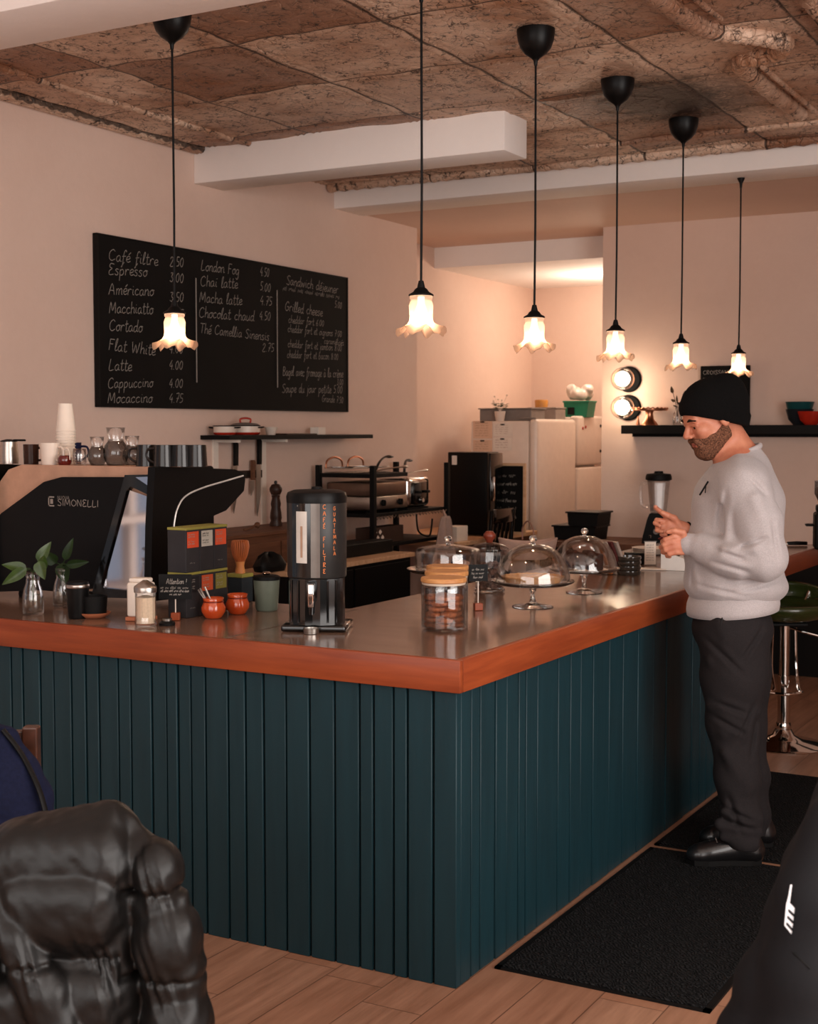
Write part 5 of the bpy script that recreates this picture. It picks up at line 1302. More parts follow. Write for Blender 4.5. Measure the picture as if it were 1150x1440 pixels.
sconce('lower of the two glowing round wall lights', 1.749, 1.1)
o = thing('copper_cake_stand', 'copper cake stand with a beaded rim on the black shelf', 'cake stand', (-1.38, 5.46, 1.629))
part('plate', MB().lathe([(0, .096), (.118, .096), (.12, .1), (.12, .112), (.117, .112), (.115, .1), (0, .1)], seg=48), M_copper, o, True)
part('pedestal', MB().lathe([(0, 0), (.06, 0), (.055, .01), (.03, .04), (.024, .08), (.03, .0955), (0, .0955)], seg=32), M_copper, o, True)
part('beaded_rim', MB().tube([(.121 * math.cos(a), .121 * math.sin(a), .112 + .004 * math.cos(24 * a)) for a in np.linspace(0, 2 * PI, 145)[:-1]], .004, 5, True), M_copper, o, True)
solo('brass_cone', MB().lathe([(0, 0), (.014, 0), (.012, .012), (.005, .045), (.004, .06), (0, .062)], seg=16), M_copper, 'tiny copper ornament beside the copper cake stand', 'ornament', (-1.445, 5.42, 1.629), smooth=True)
o = thing('bud_vase', 'glass bottle with thin dark sprigs on the black shelf', 'vase', (-1.187, 5.46, 1.629))
part('bottle', MB().lathe([(0, 0), (.026, 0), (.03, .01), (.03, .07), (.014, .095), (.014, .12), (.012, .12), (.012, .094), (.027, .07), (.027, .012), (0, .008)], seg=24), M_glass, o, 'all')
for (dx, dz, w) in ((-.03, .26, .013), (.045, .23, .012), (.0, .2, .008)):
    st = part('sprig', MB().tube(spline([(0, 0, .02), (dx * .3, 0, .13), (dx, 0, dz - .05)], 6), .002, 5), M_darkwood, o, True)
    m = MB(); leaf(m, (dx, 0, dz - .05), (dx * 1.3 - .01, 0, dz), w, (0, -1, 0)); leaf(m, (dx * .5, 0, dz * .6), (dx * .5 - .035, 0, dz * .66), w * .8, (0, -1, 0))
    part('leaf', m, pm('dry_leaf', (70, 52, 34), .6), st, 'all')
o = thing('menu_sign', 'black sign about croissants leaning on the wall above the shelf', 'sign', (-0.9, 5.56, 1.629))
part('panel', MB().box(-.165, .165, 0, .018, 0, .39, .002), M_board, o)
m = MB()
say(m, 'CROISSANTS', (-.145, -.0015, .335), (1, 0, 0), (0, 0, 1), .014, .21, 2.2, 0, .3)
scrib(m, 5, (-.145, -.0015, .3), (1, 0, 0), (0, 0, 1), .011, .24, 2)
scrib(m, 4, (-.145, -.0015, .262), (1, 0, 0), (0, 0, 1), .011, .25, 2)
part('lettering', m, M_chalk, o)
part('ledge_foot', MB().box(-.16, .16, -.01, -.0005, 0, .012), M_black, o)
def bowl(label, loc, r, h, mt, group=None):
    return solo('bowl', MB().lathe([(0, 0), (r * .45, 0), (r * .5, .006), (r * .8, h * .35), (r, h), (r * .965, h), (r * .76, h * .38), (0, .012)], seg=40), mt, label, 'bowl', loc, 0, group, True)
bp = Vector((-0.394, 5.5, 1.629))
bowl('dark lower bowl of the stack on the shelf behind the red bowl', bp, .088, .1, pm('dark_bowl', (34, 36, 40), .3))
bowl('dark teal bowl nested on top of the dark bowl', bp + Vector((0, 0, .042)), .09, .105, pm('teal_bowl', (24, 70, 72), .3))
bowl('red bowl at the right in front of the dark bowls', (-0.307, 5.435, 1.629), .085, .085, M_red)

# ================================================================ BAR STOOL
sp = Vector((0.025, 3.555, 0))
o = thing('bar_stool', 'chrome pedestal bar stool with a green bucket seat under the bar', 'bar stool', sp, YAW)
M_green = pm('green_seat', (46, 54, 22), .25, coat=.4)
part('base', MB().lathe([(0, 0), (.21, 0), (.212, .006), (.2, .014), (.1, .03), (.055, .055), (.04, .085), (0, .085)], seg=64), M_chrome, o, True)
part('collar', MB().lathe([(0, .0855), (.038, .0855), (.04, .1), (.034, .118), (0, .118)], seg=32), M_chrome, o, True)
part('column', MB().lathe([(0, .1185), (.032, .1185), (.032, .36), (0, .36)], seg=32), M_chrome, o, True)
part('column_sleeve', MB().lathe([(0, .3605), (.026, .3605), (.026, .62), (0, .62)], seg=32), M_chrome, o, True)
part('footrest', MB().tube(spline([(-.06, .01, .6), (-.065, -.0, .4), (-.065, -.06, .3), (-.1, -.1, .29), (-.02, -.16, .29), (.06, -.1, .29), (.06, -.05, .3), (.06, 0, .4), (.055, .01, .6)], 6), .008, 8), M_chrome, o, True)
part('gas_lever', MB().tube([(.03, 0, .6), (.08, -.03, .585), (.2, -.06, .555)], .006, 8), M_chrome, o, True)
part('seat_plate', MB().box(-.09, .09, -.09, .09, .6205, .635, .004), M_black, o)
def bucket(u, v):
    a = (u - .5) * PI * 1.16
    if v < .5:
        r = v / .5; return Vector((.215 * r * math.sin(a * 1.0) if False else .215 * r * math.cos(2 * PI * u), .2 * r * math.sin(2 * PI * u), .66 + .05 * r ** 3))
    return Vector((0, 0, 0))
part('seat', MB().lathe([(0, .636), (.1, .636), (.19, .66), (.22, .70), (.222, .725), (.2, .73), (.17, .705), (.08, .685), (0, .68)], seg=48, fn=lambda p, a, r, z: Vector((p.x, p.y * .95, z + (.012 * max(0, math.sin(a)) if r > .15 else 0)))), M_green, o, 'all')
def backr(u, v):
    a = PI * (.08 + .84 * u); r = .235 + .012 * math.sin(PI * v)
    return Vector((r * math.cos(a), .95 * r * math.sin(a), .765 + .085 * (v - .5) * (.55 + .75 * math.sin(PI * u))))
m = MB(); m.grid(36, 6, backr)
b_ = part('backrest', m, M_green, o, 'all'); sm = b_.modifiers.new('t', 'SOLIDIFY'); sm.thickness = .022
for a in (.25, .75): part('back_support', MB().tube([(.19 * math.cos(a * PI), .18 * math.sin(a * PI), .715), (.232 * math.cos(a * PI), .22 * math.sin(a * PI), .77)], .01, 8), M_chrome, o, True)

# ================================================================ THE MAN AT THE BAR
MIRROR[0] = True
HC = np.array((-0.074, 0, 1.642))          # centre of the head
cy_, sy_ = math.cos(math.radians(14)), math.sin(math.radians(14))
cp, sp2 = math.cos(math.radians(21)), math.sin(math.radians(21))
Fv = np.array((-cp * cy_, cp * sy_, -sp2)); Sv = np.array((sy_, cy_, 0.)); Uv = np.cross(Sv, Fv)
if Uv[2] < 0: Uv = -Uv
HR = np.stack([Fv, Sv, Uv])
def hd(f, s, h): return HC + Fv * f + Sv * s + Uv * h
man = thing('person', 'man in a black beanie, grey sweatshirt and dark trousers looking down at his hands', 'person', (0.311, 1.593, 0), YAW)
man_objs = []
M_skin = pm('skin', (204, 136, 106), .5, ns=30, c2=(186, 112, 86), bump=.08, bs=220)
def jaw(s, e=0., k=.02):
    s.ell(hd(.028, 0, -.045), (.068 + e, .062 + e, .083 + e), k, HR)
    s.cap(hd(.072, 0, -.104), hd(.062, 0, -.108), .026 + e, .03 + e, k)
    for q in (-1, 1):
        s.cap(hd(-.005, q * .056, -.062), hd(.062, q * .022, -.106), .024 + e, .024 + e, k)
b = SDF((-.36, -.34, -.01), (.2, .34, 1.82), .0036)
# head
b.ell(hd(-.012, 0, .042), (.098, .077, .092), .02, HR)
jaw(b)
b.ell(hd(.058, 0, .04), (.036, .055, .04), .02, HR)
for q in (-1, 1):
    b.cap(hd(.084, q * .04, .022), hd(.092, q * .012, .018), .011, .012, .012)
    b.ell(hd(.066, q * .043, -.022), (.028, .024, .026), .02, HR)
    b.ell(hd(.098, q * .033, .0), (.016, .017, .011), .008, HR, op='sub')
    b.ell(hd(.0795, q * .033, .0), (.0135, .0145, .0115), .003, HR)
    b.cap(hd(.0925, q * .018, .006), hd(.0875, q * .048, .004), .0045, .004, .004)
    b.cap(hd(.091, q * .020, -.008), hd(.086, q * .046, -.007), .0034, .003, .004)
    b.ell(hd(-.012, q * .079, -.004), (.020, .010, .032), .008, HR)
b.cap(hd(.090, 0, .012), hd(.116, 0, -.028), .009, .0125, .012)
for q in (-1, 1): b.ell(hd(.105, q * .0125, -.033), (.011, .0085, .0085), .006, HR); b.ell(hd(.109, q * .008, -.042), (.004, .0032, .004), .002, HR, op='sub')
b.cap(hd(.093, -.02, -.062), hd(.093, .02, -.062), .0068, .0068, .006)
b.cap(hd(.091, -.018, -.074), hd(.091, .018, -.074), .0075, .0075, .006)
b.cap(hd(.101, -.02, -.068), hd(.101, .02, -.068), .002, .002, .002, op='sub')
# neck, trunk core
b.cap(hd(-.035, 0, -.05), (0.038, 0, 1.493), .058, .066, .03)
pt = lambda *a: np.array(a[0])
b.cap((0.0026, 0.13, 1.444), (0.059, -0.13, 1.436), .055, .055, .05)
b.chain([(0.0281, 0, 1.453), (0.0198, 0, 1.296), (0.0171, 0, 1.111), (0.0193, 0, 0.9522)], [.09, .125, .135, .12], .04, sc=(1, 1.15, 1))
# legs and feet core
for q, kx, ax in ((1, 1028, 1042), (-1, 1036, 1053)):
    pass
b.chain([(0.0052, 0.085, 0.9159), (-0.0062, 0.1, 0.5465), (0.0335, 0.11, 0.1403)], [.085, .058, .04], .02)
b.chain([(0.0506, -0.085, 0.8929), (0.0704, -0.1, 0.5047), (0.1219, -0.11, 0.1041)], [.085, .058, .04], .02)
b.cap((0.0341, 0.11, 0.1006), (-0.0645, 0.11, 0.0582), .032, .024, .02); b.cap((0.1223, -0.11, 0.0764), (0.0113, -0.11, 0.0322), .032, .024, .02)
# arms core
NE, NW = (0.0736, 0.25, 1.145), (-0.1724, 0.1, 1.185)
FE, FW = (0.145, -0.24, 1.088), (-0.1627, -0.03, 1.225)
b.chain([(0.0013, 0.19, 1.429), NE, NW], [.05, .042, .029], .015)
b.chain([(0.0626, -0.19, 1.415), FE, FW], [.05, .042, .029], .015)
# near (left) hand: back of the hand towards us, fingers closed around a card
def P3(*a): return np.array(a, float)
NW = P3(*NW); FW = P3(*FW)
K0 = (-0.2252, 0.105, 1.206); K0 = P3(*K0)
b.cap(NW, K0 + P3(.012, -.008, -.012), .028, .026, .014, sc=(1, .72, 1))
b.cap(NW + P3(-.015, 0, -.01), K0 + P3(.012, 0, -.03), .026, .022, .014, sc=(1, .72, 1))
ax_ = K0 - NW; ax_ /= np.linalg.norm(ax_)
for i, (dz, du, L) in enumerate(((.006, -.002, 1.), (-.013, -.004, 1.08), (-.032, .0, 1.), (-.049, .008, .8))):
    k = K0 + P3(du, .004, dz)
    p1 = k + P3(-.030 * L, -.006, -.010 * L); p2 = p1 + P3(-.006 * L, -.024 * L, -.010 * L); p3 = p2 + P3(.014 * L, -.014 * L, -.004)
    b.chain([k + P3(.022, -.004, -.002), k, p1, p2, p3], [.0105, .0105, .0092, .0085, .0075], .0035)
th = K0 + P3(.028, .008, .022)
b.chain([NW + P3(-.012, .004, .012), th, th + P3(-.030, .002, .007), th + P3(-.053, -.004, .002)], [.0145, .0125, .0105, .0088], .006)
# far (right) hand: palm up, index pointing away
K1 = P3(*(-0.2239, -0.03, 1.26))
b.cap(FW, K1 + P3(.012, .004, -.006), .027, .026, .014, sc=(1, .8, 1))
b.cap(FW + P3(-.01, 0, -.012), K1 + P3(.01, .008, -.026), .025, .022, .014, sc=(1, .8, 1))
for i, (off, d1, d2, d3, L) in enumerate((((-.004, -.006, .016), (-.024, -.004, .020), (-.016, .006, .012), (-.004, .01, .006), 1.),
        ((-.008, .0, .0), (-.034, .004, .004), (-.010, .022, -.010), (.014, .016, -.008), 1.),
        ((-.006, .006, -.016), (-.034, .004, -.004), (-.006, .024, -.012), (.016, .014, -.004), 1.),
        ((.0, .012, -.032), (-.030, .004, -.008), (-.002, .020, -.010), (.014, .012, -.002), .85))):
    k = K1 + P3(*off); q1 = k + P3(*d1) * L; q2 = q1 + P3(*d2) * L; q3 = q2 + P3(*d3) * L
    b.chain([k + P3(.024, 0, -.006), k, q1, q2, q3], [.0105, .0105, .0092, .0085, .0075], .0035)
th = K1 + P3(.018, .024, .012)
b.chain([FW + P3(-.012, .012, .006), th, th + P3(-.026, .012, .012), th + P3(-.046, .014, .022)], [.014, .0125, .0105, .0088], .006)
body = b.mesh('body', M_skin, man, 1)
del b
# small features of the face and hands
def ballm(name, c, r, mat, label=None, R=None, k=14):
    m = MB(); m.lathe([(math.sin(a), -math.cos(a)) for a in np.linspace(0, PI, 10)], (0, 0, 0), k)
    for v in m.bm.verts:
        q = v.co
        if R is None: v.co = Vector(c) + Vector((q.x * r[0], q.y * r[1], q.z * r[2]))
        else: v.co = Vector(c + R[0] * q.x * r[0] + R[1] * q.y * r[1] + R[2] * q.z * r[2])
    return part(name, m, mat, man, 'all', label)
for q in (-1, 1):
    e = ballm('eye', hd(.0815, q * .033, .0), (.0122, .0125, .0108), pm('eye_white', (150, 130, 120), .3), None, HR)
    p = ballm('iris', hd(.0905, q * .0345, -.0035), (.0036, .0072, .0062), pm('iris', (44, 28, 18), .2), None, HR); p.parent = e
    part('eyebrow', MB().tube([hd(.099, q * .014, .021), hd(.098, q * .03, .027), hd(.086, q * .054, .021)], [.0045, .007, .0035], 6, flat=.7), pm('brow_hair', (34, 22, 16), .8, bump=.5), man, True)
part('lips', MB().tube([hd(.091, -.024, -.069), hd(.0985, -.01, -.066), hd(.1, 0, -.067), hd(.0985, .01, -.066), hd(.091, .024, -.069)], [.002, .0045, .0045, .0045, .002], 8).tube([hd(.091, -.02, -.071), hd(.0975, 0, -.074), hd(.091, .02, -.071)], [.002, .0058, .002], 8), pm('lip', (170, 88, 74), .45), man, 'all')
# beard
M_beard = pm('beard_hair', (44, 31, 25), .9, ns=210, c2=(146, 98, 74), bump=.9, bs=320)
s = SDF(hd(.02, 0, -.07) - .15, hd(.02, 0, -.07) + .15, .003)
jaw(s, .0042)
s.cap(hd(.096, -.026, -.053), hd(.096, .026, -.053), .0085, .0085, .01)
for q in (-1, 1): s.cap(hd(.096, q * .022, -.054), hd(.088, q * .032, -.078), .007, .009, .01); s.cap(hd(-.012, q * .07, -.01), hd(-.01, q * .062, -.06), .010, .012, .015)
g = s.grids()
pf = sum(Fv[i] * (g[i] - HC[i]) for i in range(3)); ps = sum(Sv[i] * (g[i] - HC[i]) for i in range(3)); ph = sum(Uv[i] * (g[i] - HC[i]) for i in range(3))
s.D += (.0016 * np.sin(420 * pf) * np.sin(380 * ps + 2) * np.sin(400 * ph)).astype(np.float32)
line = np.where(pf < .03, -.018 - .55 * (pf + .02), -.0455)      # cheek line of the beard
lim = np.maximum(ph - line, -.022 - pf)
s.D = np.maximum(s.D, lim.astype(np.float32))
mouth = np.sqrt((ps / .021) ** 2 + ((ph + .069) / .0095) ** 2) - 1
s.D = np.maximum(s.D, np.where(pf > .07, -mouth * .01, -1).astype(np.float32))
s.mesh('beard', M_beard, man, 0)
# beanie
M_wool = pm('black_wool', (9, 8, 8), .95, ns=300, var=.3, bump=.6, bs=260)
s = SDF(HC + P3(-.2, -.16, -.16), HC + P3(.2, .16, .26), .004)
s.ell(hd(-.012, 0, .050), (.113, .094, .097), .02, HR)
s.ell(hd(-.05, 0, -.02), (.084, .088, .085), .03, HR)
s.ell((-0.012, 0, 1.702), (.072, .08, .092), .04)
s.ell((-0.0205, 0, 1.749), (.05, .06, .053), .03)
g = s.grids()
pf = sum(Fv[i] * (g[i] - HC[i]) for i in range(3)); ps = sum(Sv[i] * (g[i] - HC[i]) for i in range(3)); ph = sum(Uv[i] * (g[i] - HC[i]) for i in range(3))
edge_ = ph - (.043 + .60 * (pf - .09))
band = np.exp(-((edge_ - .028) / .026) ** 2)
ang_ = np.arctan2(ps, pf)
s.D -= (.0045 * np.clip((.06 - edge_) / .012, 0, 1) + .0009 * np.cos(90 * ang_)).astype(np.float32)
s.D = np.maximum(s.D, (-edge_).astype(np.float32))
s.mesh('beanie', M_wool, man, 1)
# sweatshirt
M_sweat = pm('grey_marl', (186, 178, 178), .95, ns=260, var=.14, bump=.25, bs=300, sheen=.2, bd=.002)
s = SDF((-.26, -.36, .85), (.28, .37, 1.60), .005)
s.ell((0.03, 0, 1.317), (.168, .20, .17), .05)
s.ell((0.0139, 0, 1.151), (.182, .195, .16), .06)
s.ell((0.0235, 0, 1.026), (.188, .215, .095), .05)
s.cap((0.0109, 0.14, 1.411), (0.0619, -0.14, 1.401), .095, .095, .06)
s.cap((0.0489, 0, 1.464), (0.0346, 0, 1.361), .085, .13, .05)
s.chain([(0.0054, 0.185, 1.398), (0.0479, 0.225, 1.271), (0.0698, 0.245, 1.145)], [.088, .082, .074], .02)
s.chain([(0.0698, 0.245, 1.145), (-0.035, 0.2, 1.143), (-0.1259, 0.125, 1.172)], [.074, .068, .053], .02)
s.chain([(-0.1259, 0.125, 1.172), (-0.172, 0.098, 1.184)], [.044, .041], .008)
s.chain([(0.0619, -0.185, 1.383), (0.1171, -0.225, 1.241), (0.1381, -0.235, 1.1), (-0.0417, -0.12, 1.154), (-0.132, -0.05, 1.208)], [.088, .082, .072, .06, .045], .02)
s.cap((0.0378, 0, 1.511), (0.0383, 0, 1.474), .066, .08, .02)
# folds: soft rolls on the sleeve and at the waist
for a, c, v in (((1058, 760), (1088, 800), 0),): pass
for (p, q, r) in (((0.0025, 0.275, 1.137), (-0.0852, 0.2, 1.112), .016), ((0.0155, 0.3, 1.184), (-0.0759, 0.245, 1.172), .013), ((-0.0185, 0.24, 1.094), (-0.089, 0.17, 1.127), .014), ((0.0216, 0.285, 1.362), (0.0568, 0.31, 1.235), .014), ((-0.0582, 0.2, 1.358), (-0.0536, 0.21, 1.227), .014),
                  ((0.1532, 0.02, 1.166), (0.1634, 0.05, 1.011), .02)):
    s.cap(p, q, r, r * .7, .03)
g = s.grids()
s.D += (.0028 * np.sin(34 * g[2] + 22 * g[0] + 3 * np.sin(9 * g[0])) * np.sin(26 * g[0] - 18 * g[2] + 14 * g[1])).astype(np.float32)
for p, q in (((-0.1122, 0.25, 1.18), (-0.0036, 0.3, 1.14)), ((-0.1217, 0.25, 1.135), (0.0069, 0.3, 1.1)), ((0.0693, 0.3, 1.234), (-0.0438, 0.3, 1.175)), ((-0.0677, 0.24, 1.39), (-0.0757, 0.24, 1.235)), ((0.0784, 0.3, 1.289), (0.0955, 0.3, 1.14)),
             ((-0.1501, 0.2, 1.039), (0.0175, 0.2, 1.008)), ((-0.0334, 0.2, 1.023), (0.1333, 0.2, 1.059)), ((-0.1718, 0.2, 1.155), (-0.1498, 0.2, 1.013)), ((-0.0034, 0.24, 1.44), (0.0723, 0.3, 1.363))):
    s.crease(p, q)
# hem plane and neck opening
s.cut((.105, 0, -1), -0.9336)
s.cap((0.0211, 0, 1.579), (0.0434, 0, 1.485), .062, .064, .004, op='sub')
s.cut((-.36, 0, 1), 1.522)
top_ = s.mesh('sweatshirt', M_sweat, man, 1)
part('collar', MB().tube([np.array((0.0377, 0, 1.516)) + P3(.068 * math.cos(a), .067 * math.sin(a), .026 * math.cos(a)) for a in np.linspace(0, 2 * PI, 40)[:-1]], .0085, 8, True, flat=1.3), M_sweat, man, 'all')
def ring(name, c, ru, rv_, tilt, rr, mt, n=48, fl=1.6):
    c = P3(*c); part(name, MB().tube([c + P3(ru * math.cos(a), rv_ * math.sin(a), tilt * ru * math.cos(a)) for a in np.linspace(0, 2 * PI, n)[:-1]], rr, 8, True, flat=fl), mt, man, 'all')
hm = P3(*(0.0141, 0, 0.9442))
part('hem', MB().lathe([(.160, -.022), (.168, -.02), (.171, 0), (.169, .022), (.160, .05), (.15, .05), (.155, 0), (.160, -.022)], hm, 56, fn=lambda p, a, r, z: Vector((p.x * .98, p.y * 1.24, z + .105 * p.x + .0015 * math.cos(56 * a)))), M_sweat, man, 'all')
# print on the chest
lg = P3(*(-0.1218, 0.105, 1.389))
part('chest_print', MB().tube([lg + P3(.014, .012, .024), lg + P3(-.012, -.006, -.026)], .0035, 5).tube([lg + P3(.006, .012, .01), lg + P3(.004, .01, -.018)], .002, 5), M_black, man)
# bracelet, ring
part('bracelet', MB().tube([FW + P3(.014 + .010 * math.cos(a), .029 * math.cos(a), .030 * math.sin(a)) for a in np.linspace(0, 2 * PI, 24)[:-1]], .0035, 6, True), M_black, man, True)
# trousers
M_trs = pm('dark_twill', (40, 36, 37), .9, ns=200, var=.15, bump=.2, bs=260, c2=(32, 29, 30))
s = SDF((-.22, -.26, .03), (.22, .26, 1.02), .005)
s.ell((0.0152, 0, 0.8672), (.146, .165, .13), .05)
s.chain([(0.0034, 0.085, 0.8584), (-0.002, 0.095, 0.703), (-0.0061, 0.1, 0.5334), (0.013, 0.108, 0.3379), (0.0303, 0.11, 0.18), (0.0341, 0.11, 0.1006)], [.132, .116, .088, .078, .068, .07], .03)
s.chain([(0.0514, -0.085, 0.8334), (0.0669, -0.095, 0.6692), (0.0814, -0.1, 0.491), (0.1079, -0.108, 0.2837), (0.1217, -0.11, 0.1179), (0.1253, -0.11, 0.0571)], [.128, .112, .086, .074, .066, .068], .03)
for (p, q, r) in (((-0.0565, 0.15, 0.1651), (0.0835, 0.15, 0.1336), .018), ((-0.0389, 0.16, 0.2203), (0.0827, 0.15, 0.1913), .014), ((-0.0456, 0.15, 0.1178), (0.0712, 0.16, 0.0998), .016), ((0.0691, 0.14, 0.581), (-0.0501, 0.17, 0.5093), .014), ((0.0749, 0.12, 0.5245), (0.0615, 0.14, 0.3982), .012), ((-0.0889, 0.13, 0.605), (0.0183, 0.18, 0.5788), .014),
                  ((-0.0636, 0.16, 0.9209), (-0.0541, 0.19, 0.8482), .01), ((0.0909, 0.12, 0.8376), (-0.0952, 0.15, 0.7646), .014), ((-0.044, 0.17, 0.4315), (0.0349, 0.17, 0.3013), .012)):
    s.cap(p, q, r, r * .8, .03)
g = s.grids()
s.D += (.003 * np.sin(30 * g[2] + 16 * g[0]) * np.sin(24 * g[0] + 13 * g[2] + 10 * g[1]) * (1 + 1.2 * np.exp(-((g[2] - .16) / .12) ** 2))).astype(np.float32)
for p, q in (((0.0584, 0.16, 0.6239), (-0.0104, 0.2, 0.4643)), ((0.0696, 0.16, 0.5591), (0.0465, 0.2, 0.4127)), ((-0.0787, 0.2, 0.6189), (0.039, 0.2, 0.5777)), ((-0.0883, 0.2, 0.5675), (0.0247, 0.2, 0.5056)), ((-0.0636, 0.2, 0.2418), (0.06, 0.2, 0.1847)), ((-0.0526, 0.2, 0.1847), (0.0707, 0.2, 0.1535)), ((-0.0334, 0.2, 0.2833), (0.0146, 0.2, 0.1379)), ((-0.1173, 0.2, 0.8497), (0.0115, 0.2, 0.7217)), ((0.085, 0.2, 0.9008), (-0.0045, 0.2, 0.7729))):
    s.crease(p, q, .008, .008)
s.cut((-.1, 0, -1), -.075)
s.mesh('trousers', M_trs, man, 1)
part('pocket_welt', MB().tube([(-0.0603, 0.178, 0.9439), (-0.0721, 0.188, 0.8991), (-0.0523, 0.192, 0.8664)], .0035, 6), M_black, man, True)
# shoes
M_shoe = pm('shoe_leather', (18, 17, 18), .28, coat=.2)
def shoe(heel, toe, zz):
    heel = P3(*heel); toe = P3(*toe); d = toe - heel; d[2] = 0; heel[2] = zz; toe[2] = zz
    s = SDF(np.minimum(heel, toe) - .09, np.maximum(heel, toe) + .12, .004)
    dd = d / np.linalg.norm(d)
    s.cap(heel + dd * .03 + P3(0, 0, .045), toe - dd * .05 + P3(0, 0, .032), .042, .038, .03)
    s.cap(heel + dd * .03 + P3(0, 0, .05), heel + dd * .05 + P3(0, 0, .11), .042, .045, .03)
    s.cap(heel + dd * .09 + P3(0, 0, .075), toe - dd * .09 + P3(0, 0, .045), .036, .035, .03)
    s.cap(toe - dd * .045 + P3(0, 0, .03), toe - dd * .035 + P3(0, 0, .028), .036, .032, .02)
    s.cut((0, 0, -1), -(zz + .014)); s.cut((0, 0, 1), .12 + zz)
    o = s.mesh('shoe', M_shoe, man, 1)
    n = P3(-dd[1], dd[0], 0)
    prof = [(0, .03), (.04, .043), (.12, .036), (.2, .046), (.25, .036), (.275, .0)]
    L = np.linalg.norm(d); k = L / .275
    out = [heel + dd * (a * k) + n * w for a, w in prof] + [heel + dd * (a * k) - n * w for a, w in reversed(prof[:-1])]
    so = part('sole', MB().prism([(p[0], p[1]) for p in out], zz + .001, zz + .02, xyz), M_black, man); so.parent = o
    la = MB()
    for i in range(4): c = heel + dd * (.12 + .022 * i) * k + P3(0, 0, .108 - .009 * i - zz * 0); la.tube([c + n * .022 + P3(0, 0, -.008), c + P3(0, 0, .003), c - n * .022 + P3(0, 0, -.008)], .0028, 5)
    l_ = part('laces', la, M_grey, man); l_.parent = o
shoe((0.1003, 0.11, 0), (-0.1722, 0.115, 0), .012)
shoe((0.1996, -0.11, 0), (-0.0781, -0.11, 0), .012)
# the card he holds
cc = K0 + P3(-.028, -.022, -.006)
crd = Matrix.Rotation(.5, 4, 'Y') @ Matrix.Rotation(.3, 4, 'X')
hold = solo('card', MB().box(-.02, .03, -.03, .012, -.0012, .0012, 0, 1, Matrix.Translation(cc) @ crd), pm('red_card', (120, 30, 30), .5), 'small dark red card held in the man fingers', 'card', (0, 0, 0))
hold.location = (0.311, 1.593, 0); hold.rotation_euler = (0, 0, YAW)

# ================================================================ COATS IN THE FOREGROUND
def wrinkle(s, amp, f, seed=0):
    g = s.grids(); r = np.random.RandomState(seed); N = 0
    for k in range(7):
        w = r.normal(size=3) * f * (1 + .35 * k); ph = r.uniform(0, 6.3, 3); w2 = r.normal(size=3) * f * .5
        N = N + np.sin(w[0] * g[0] + w[1] * g[1] + w[2] * g[2] + ph[0] + 1.6 * np.sin(w2[0] * g[0] + w2[1] * g[1] + w2[2] * g[2] + ph[1])) / (1 + .4 * k)
    s.D += (amp * N / 2.2).astype(np.float32)
def chair(label, loc, rz, top, w=.2, mt=None, seatz=.45):
    mt = mt or M_darkwood
    o = thing('dining_chair', label, 'chair', loc, rz, 'wooden chairs under the coats')
    for x in (-w, w): part('leg', MB().box(x - .018, x + .018, -.018, .018, 0, top, .004), mt, o)
    for x in (-w, w): part('leg', MB().box(x - .018, x + .018, .38, .416, 0, seatz, .004), mt, o)
    part('seat', MB().box(-w - .02, w + .02, .02, .43, seatz + .0005, seatz + .03, .008), mt, o)
    part('top_rail', MB().box(-w + .0185, w - .0185, -.012, .012, top - .11, top - .01, .004), mt, o)
    part('cross_rail', MB().box(-w + .0185, w - .0185, -.01, .01, top - .26, top - .21, .004), mt, o)
    return o
# --- black puffer coat hung over a chair
PO = Vector((0.022, -1.481, 0))
M_puf = pm('puffer_nylon', (17, 15, 14), .42, ns=14, var=.2, bump=.22, bs=40, bd=.004, rv=.08, spec=.34)
s = SDF((-.42, -.22, .02), (.26, .24, .96), .0043)
FL = dict(k=.014)
# yoke and back panels (image right is +u, towards us +v)
s.rbox((-0.1191, 0.02, 0.6672), (.185, .075, .16), .06, .03)
s.rbox((-0.1257, 0.02, 0.4194), (.2, .075, .20), .06, .03)
s.rbox((-0.1309, 0.02, 0.0847), (.195, .075, .16), .06, .03)
s.cap((0.008, 0, 0.8632), (-0.2579, 0, 0.7618), .036, .06, .03)
s.rbox((-0.0769, 0.03, 0.8122), (.12, .068, .055), .05, .05)
s.cap((0.0158, 0, 0.8454), (0.0273, 0.03, 0.6162), .026, .03, .03)
s.rbox((-0.0746, 0.045, 0.7169), (.125, .085, .088), .075, .006)
s.rbox((-0.0719, 0.045, 0.5375), (.125, .085, .088), .075, .006)
s.rbox((-0.0744, 0.045, 0.3622), (.125, .085, .086), .075, .006)
s.rbox((-0.0773, 0.045, 0.1688), (.125, .085, .09), .08, .006)
# right sleeve
s.chain([(0.0483, 0, 0.8523), (0.0757, 0.02, 0.7968), (0.1078, 0.04, 0.7151), (0.131, 0.05, 0.5967), (0.1413, 0.05, 0.4331), (0.1389, 0.05, 0.1855)], [.014, .036, .050, .058, .06, .056], .02)
s.ell((0.1022, 0.035, 0.7677), (.050, .062, .068), .005)
s.ell((0.1221, 0.05, 0.6442), (.066, .074, .090), .005)
s.ell((0.14, 0.055, 0.49), (.068, .075, .086), .005)
s.ell((0.1404, 0.05, 0.3371), (.064, .07, .085), .005)
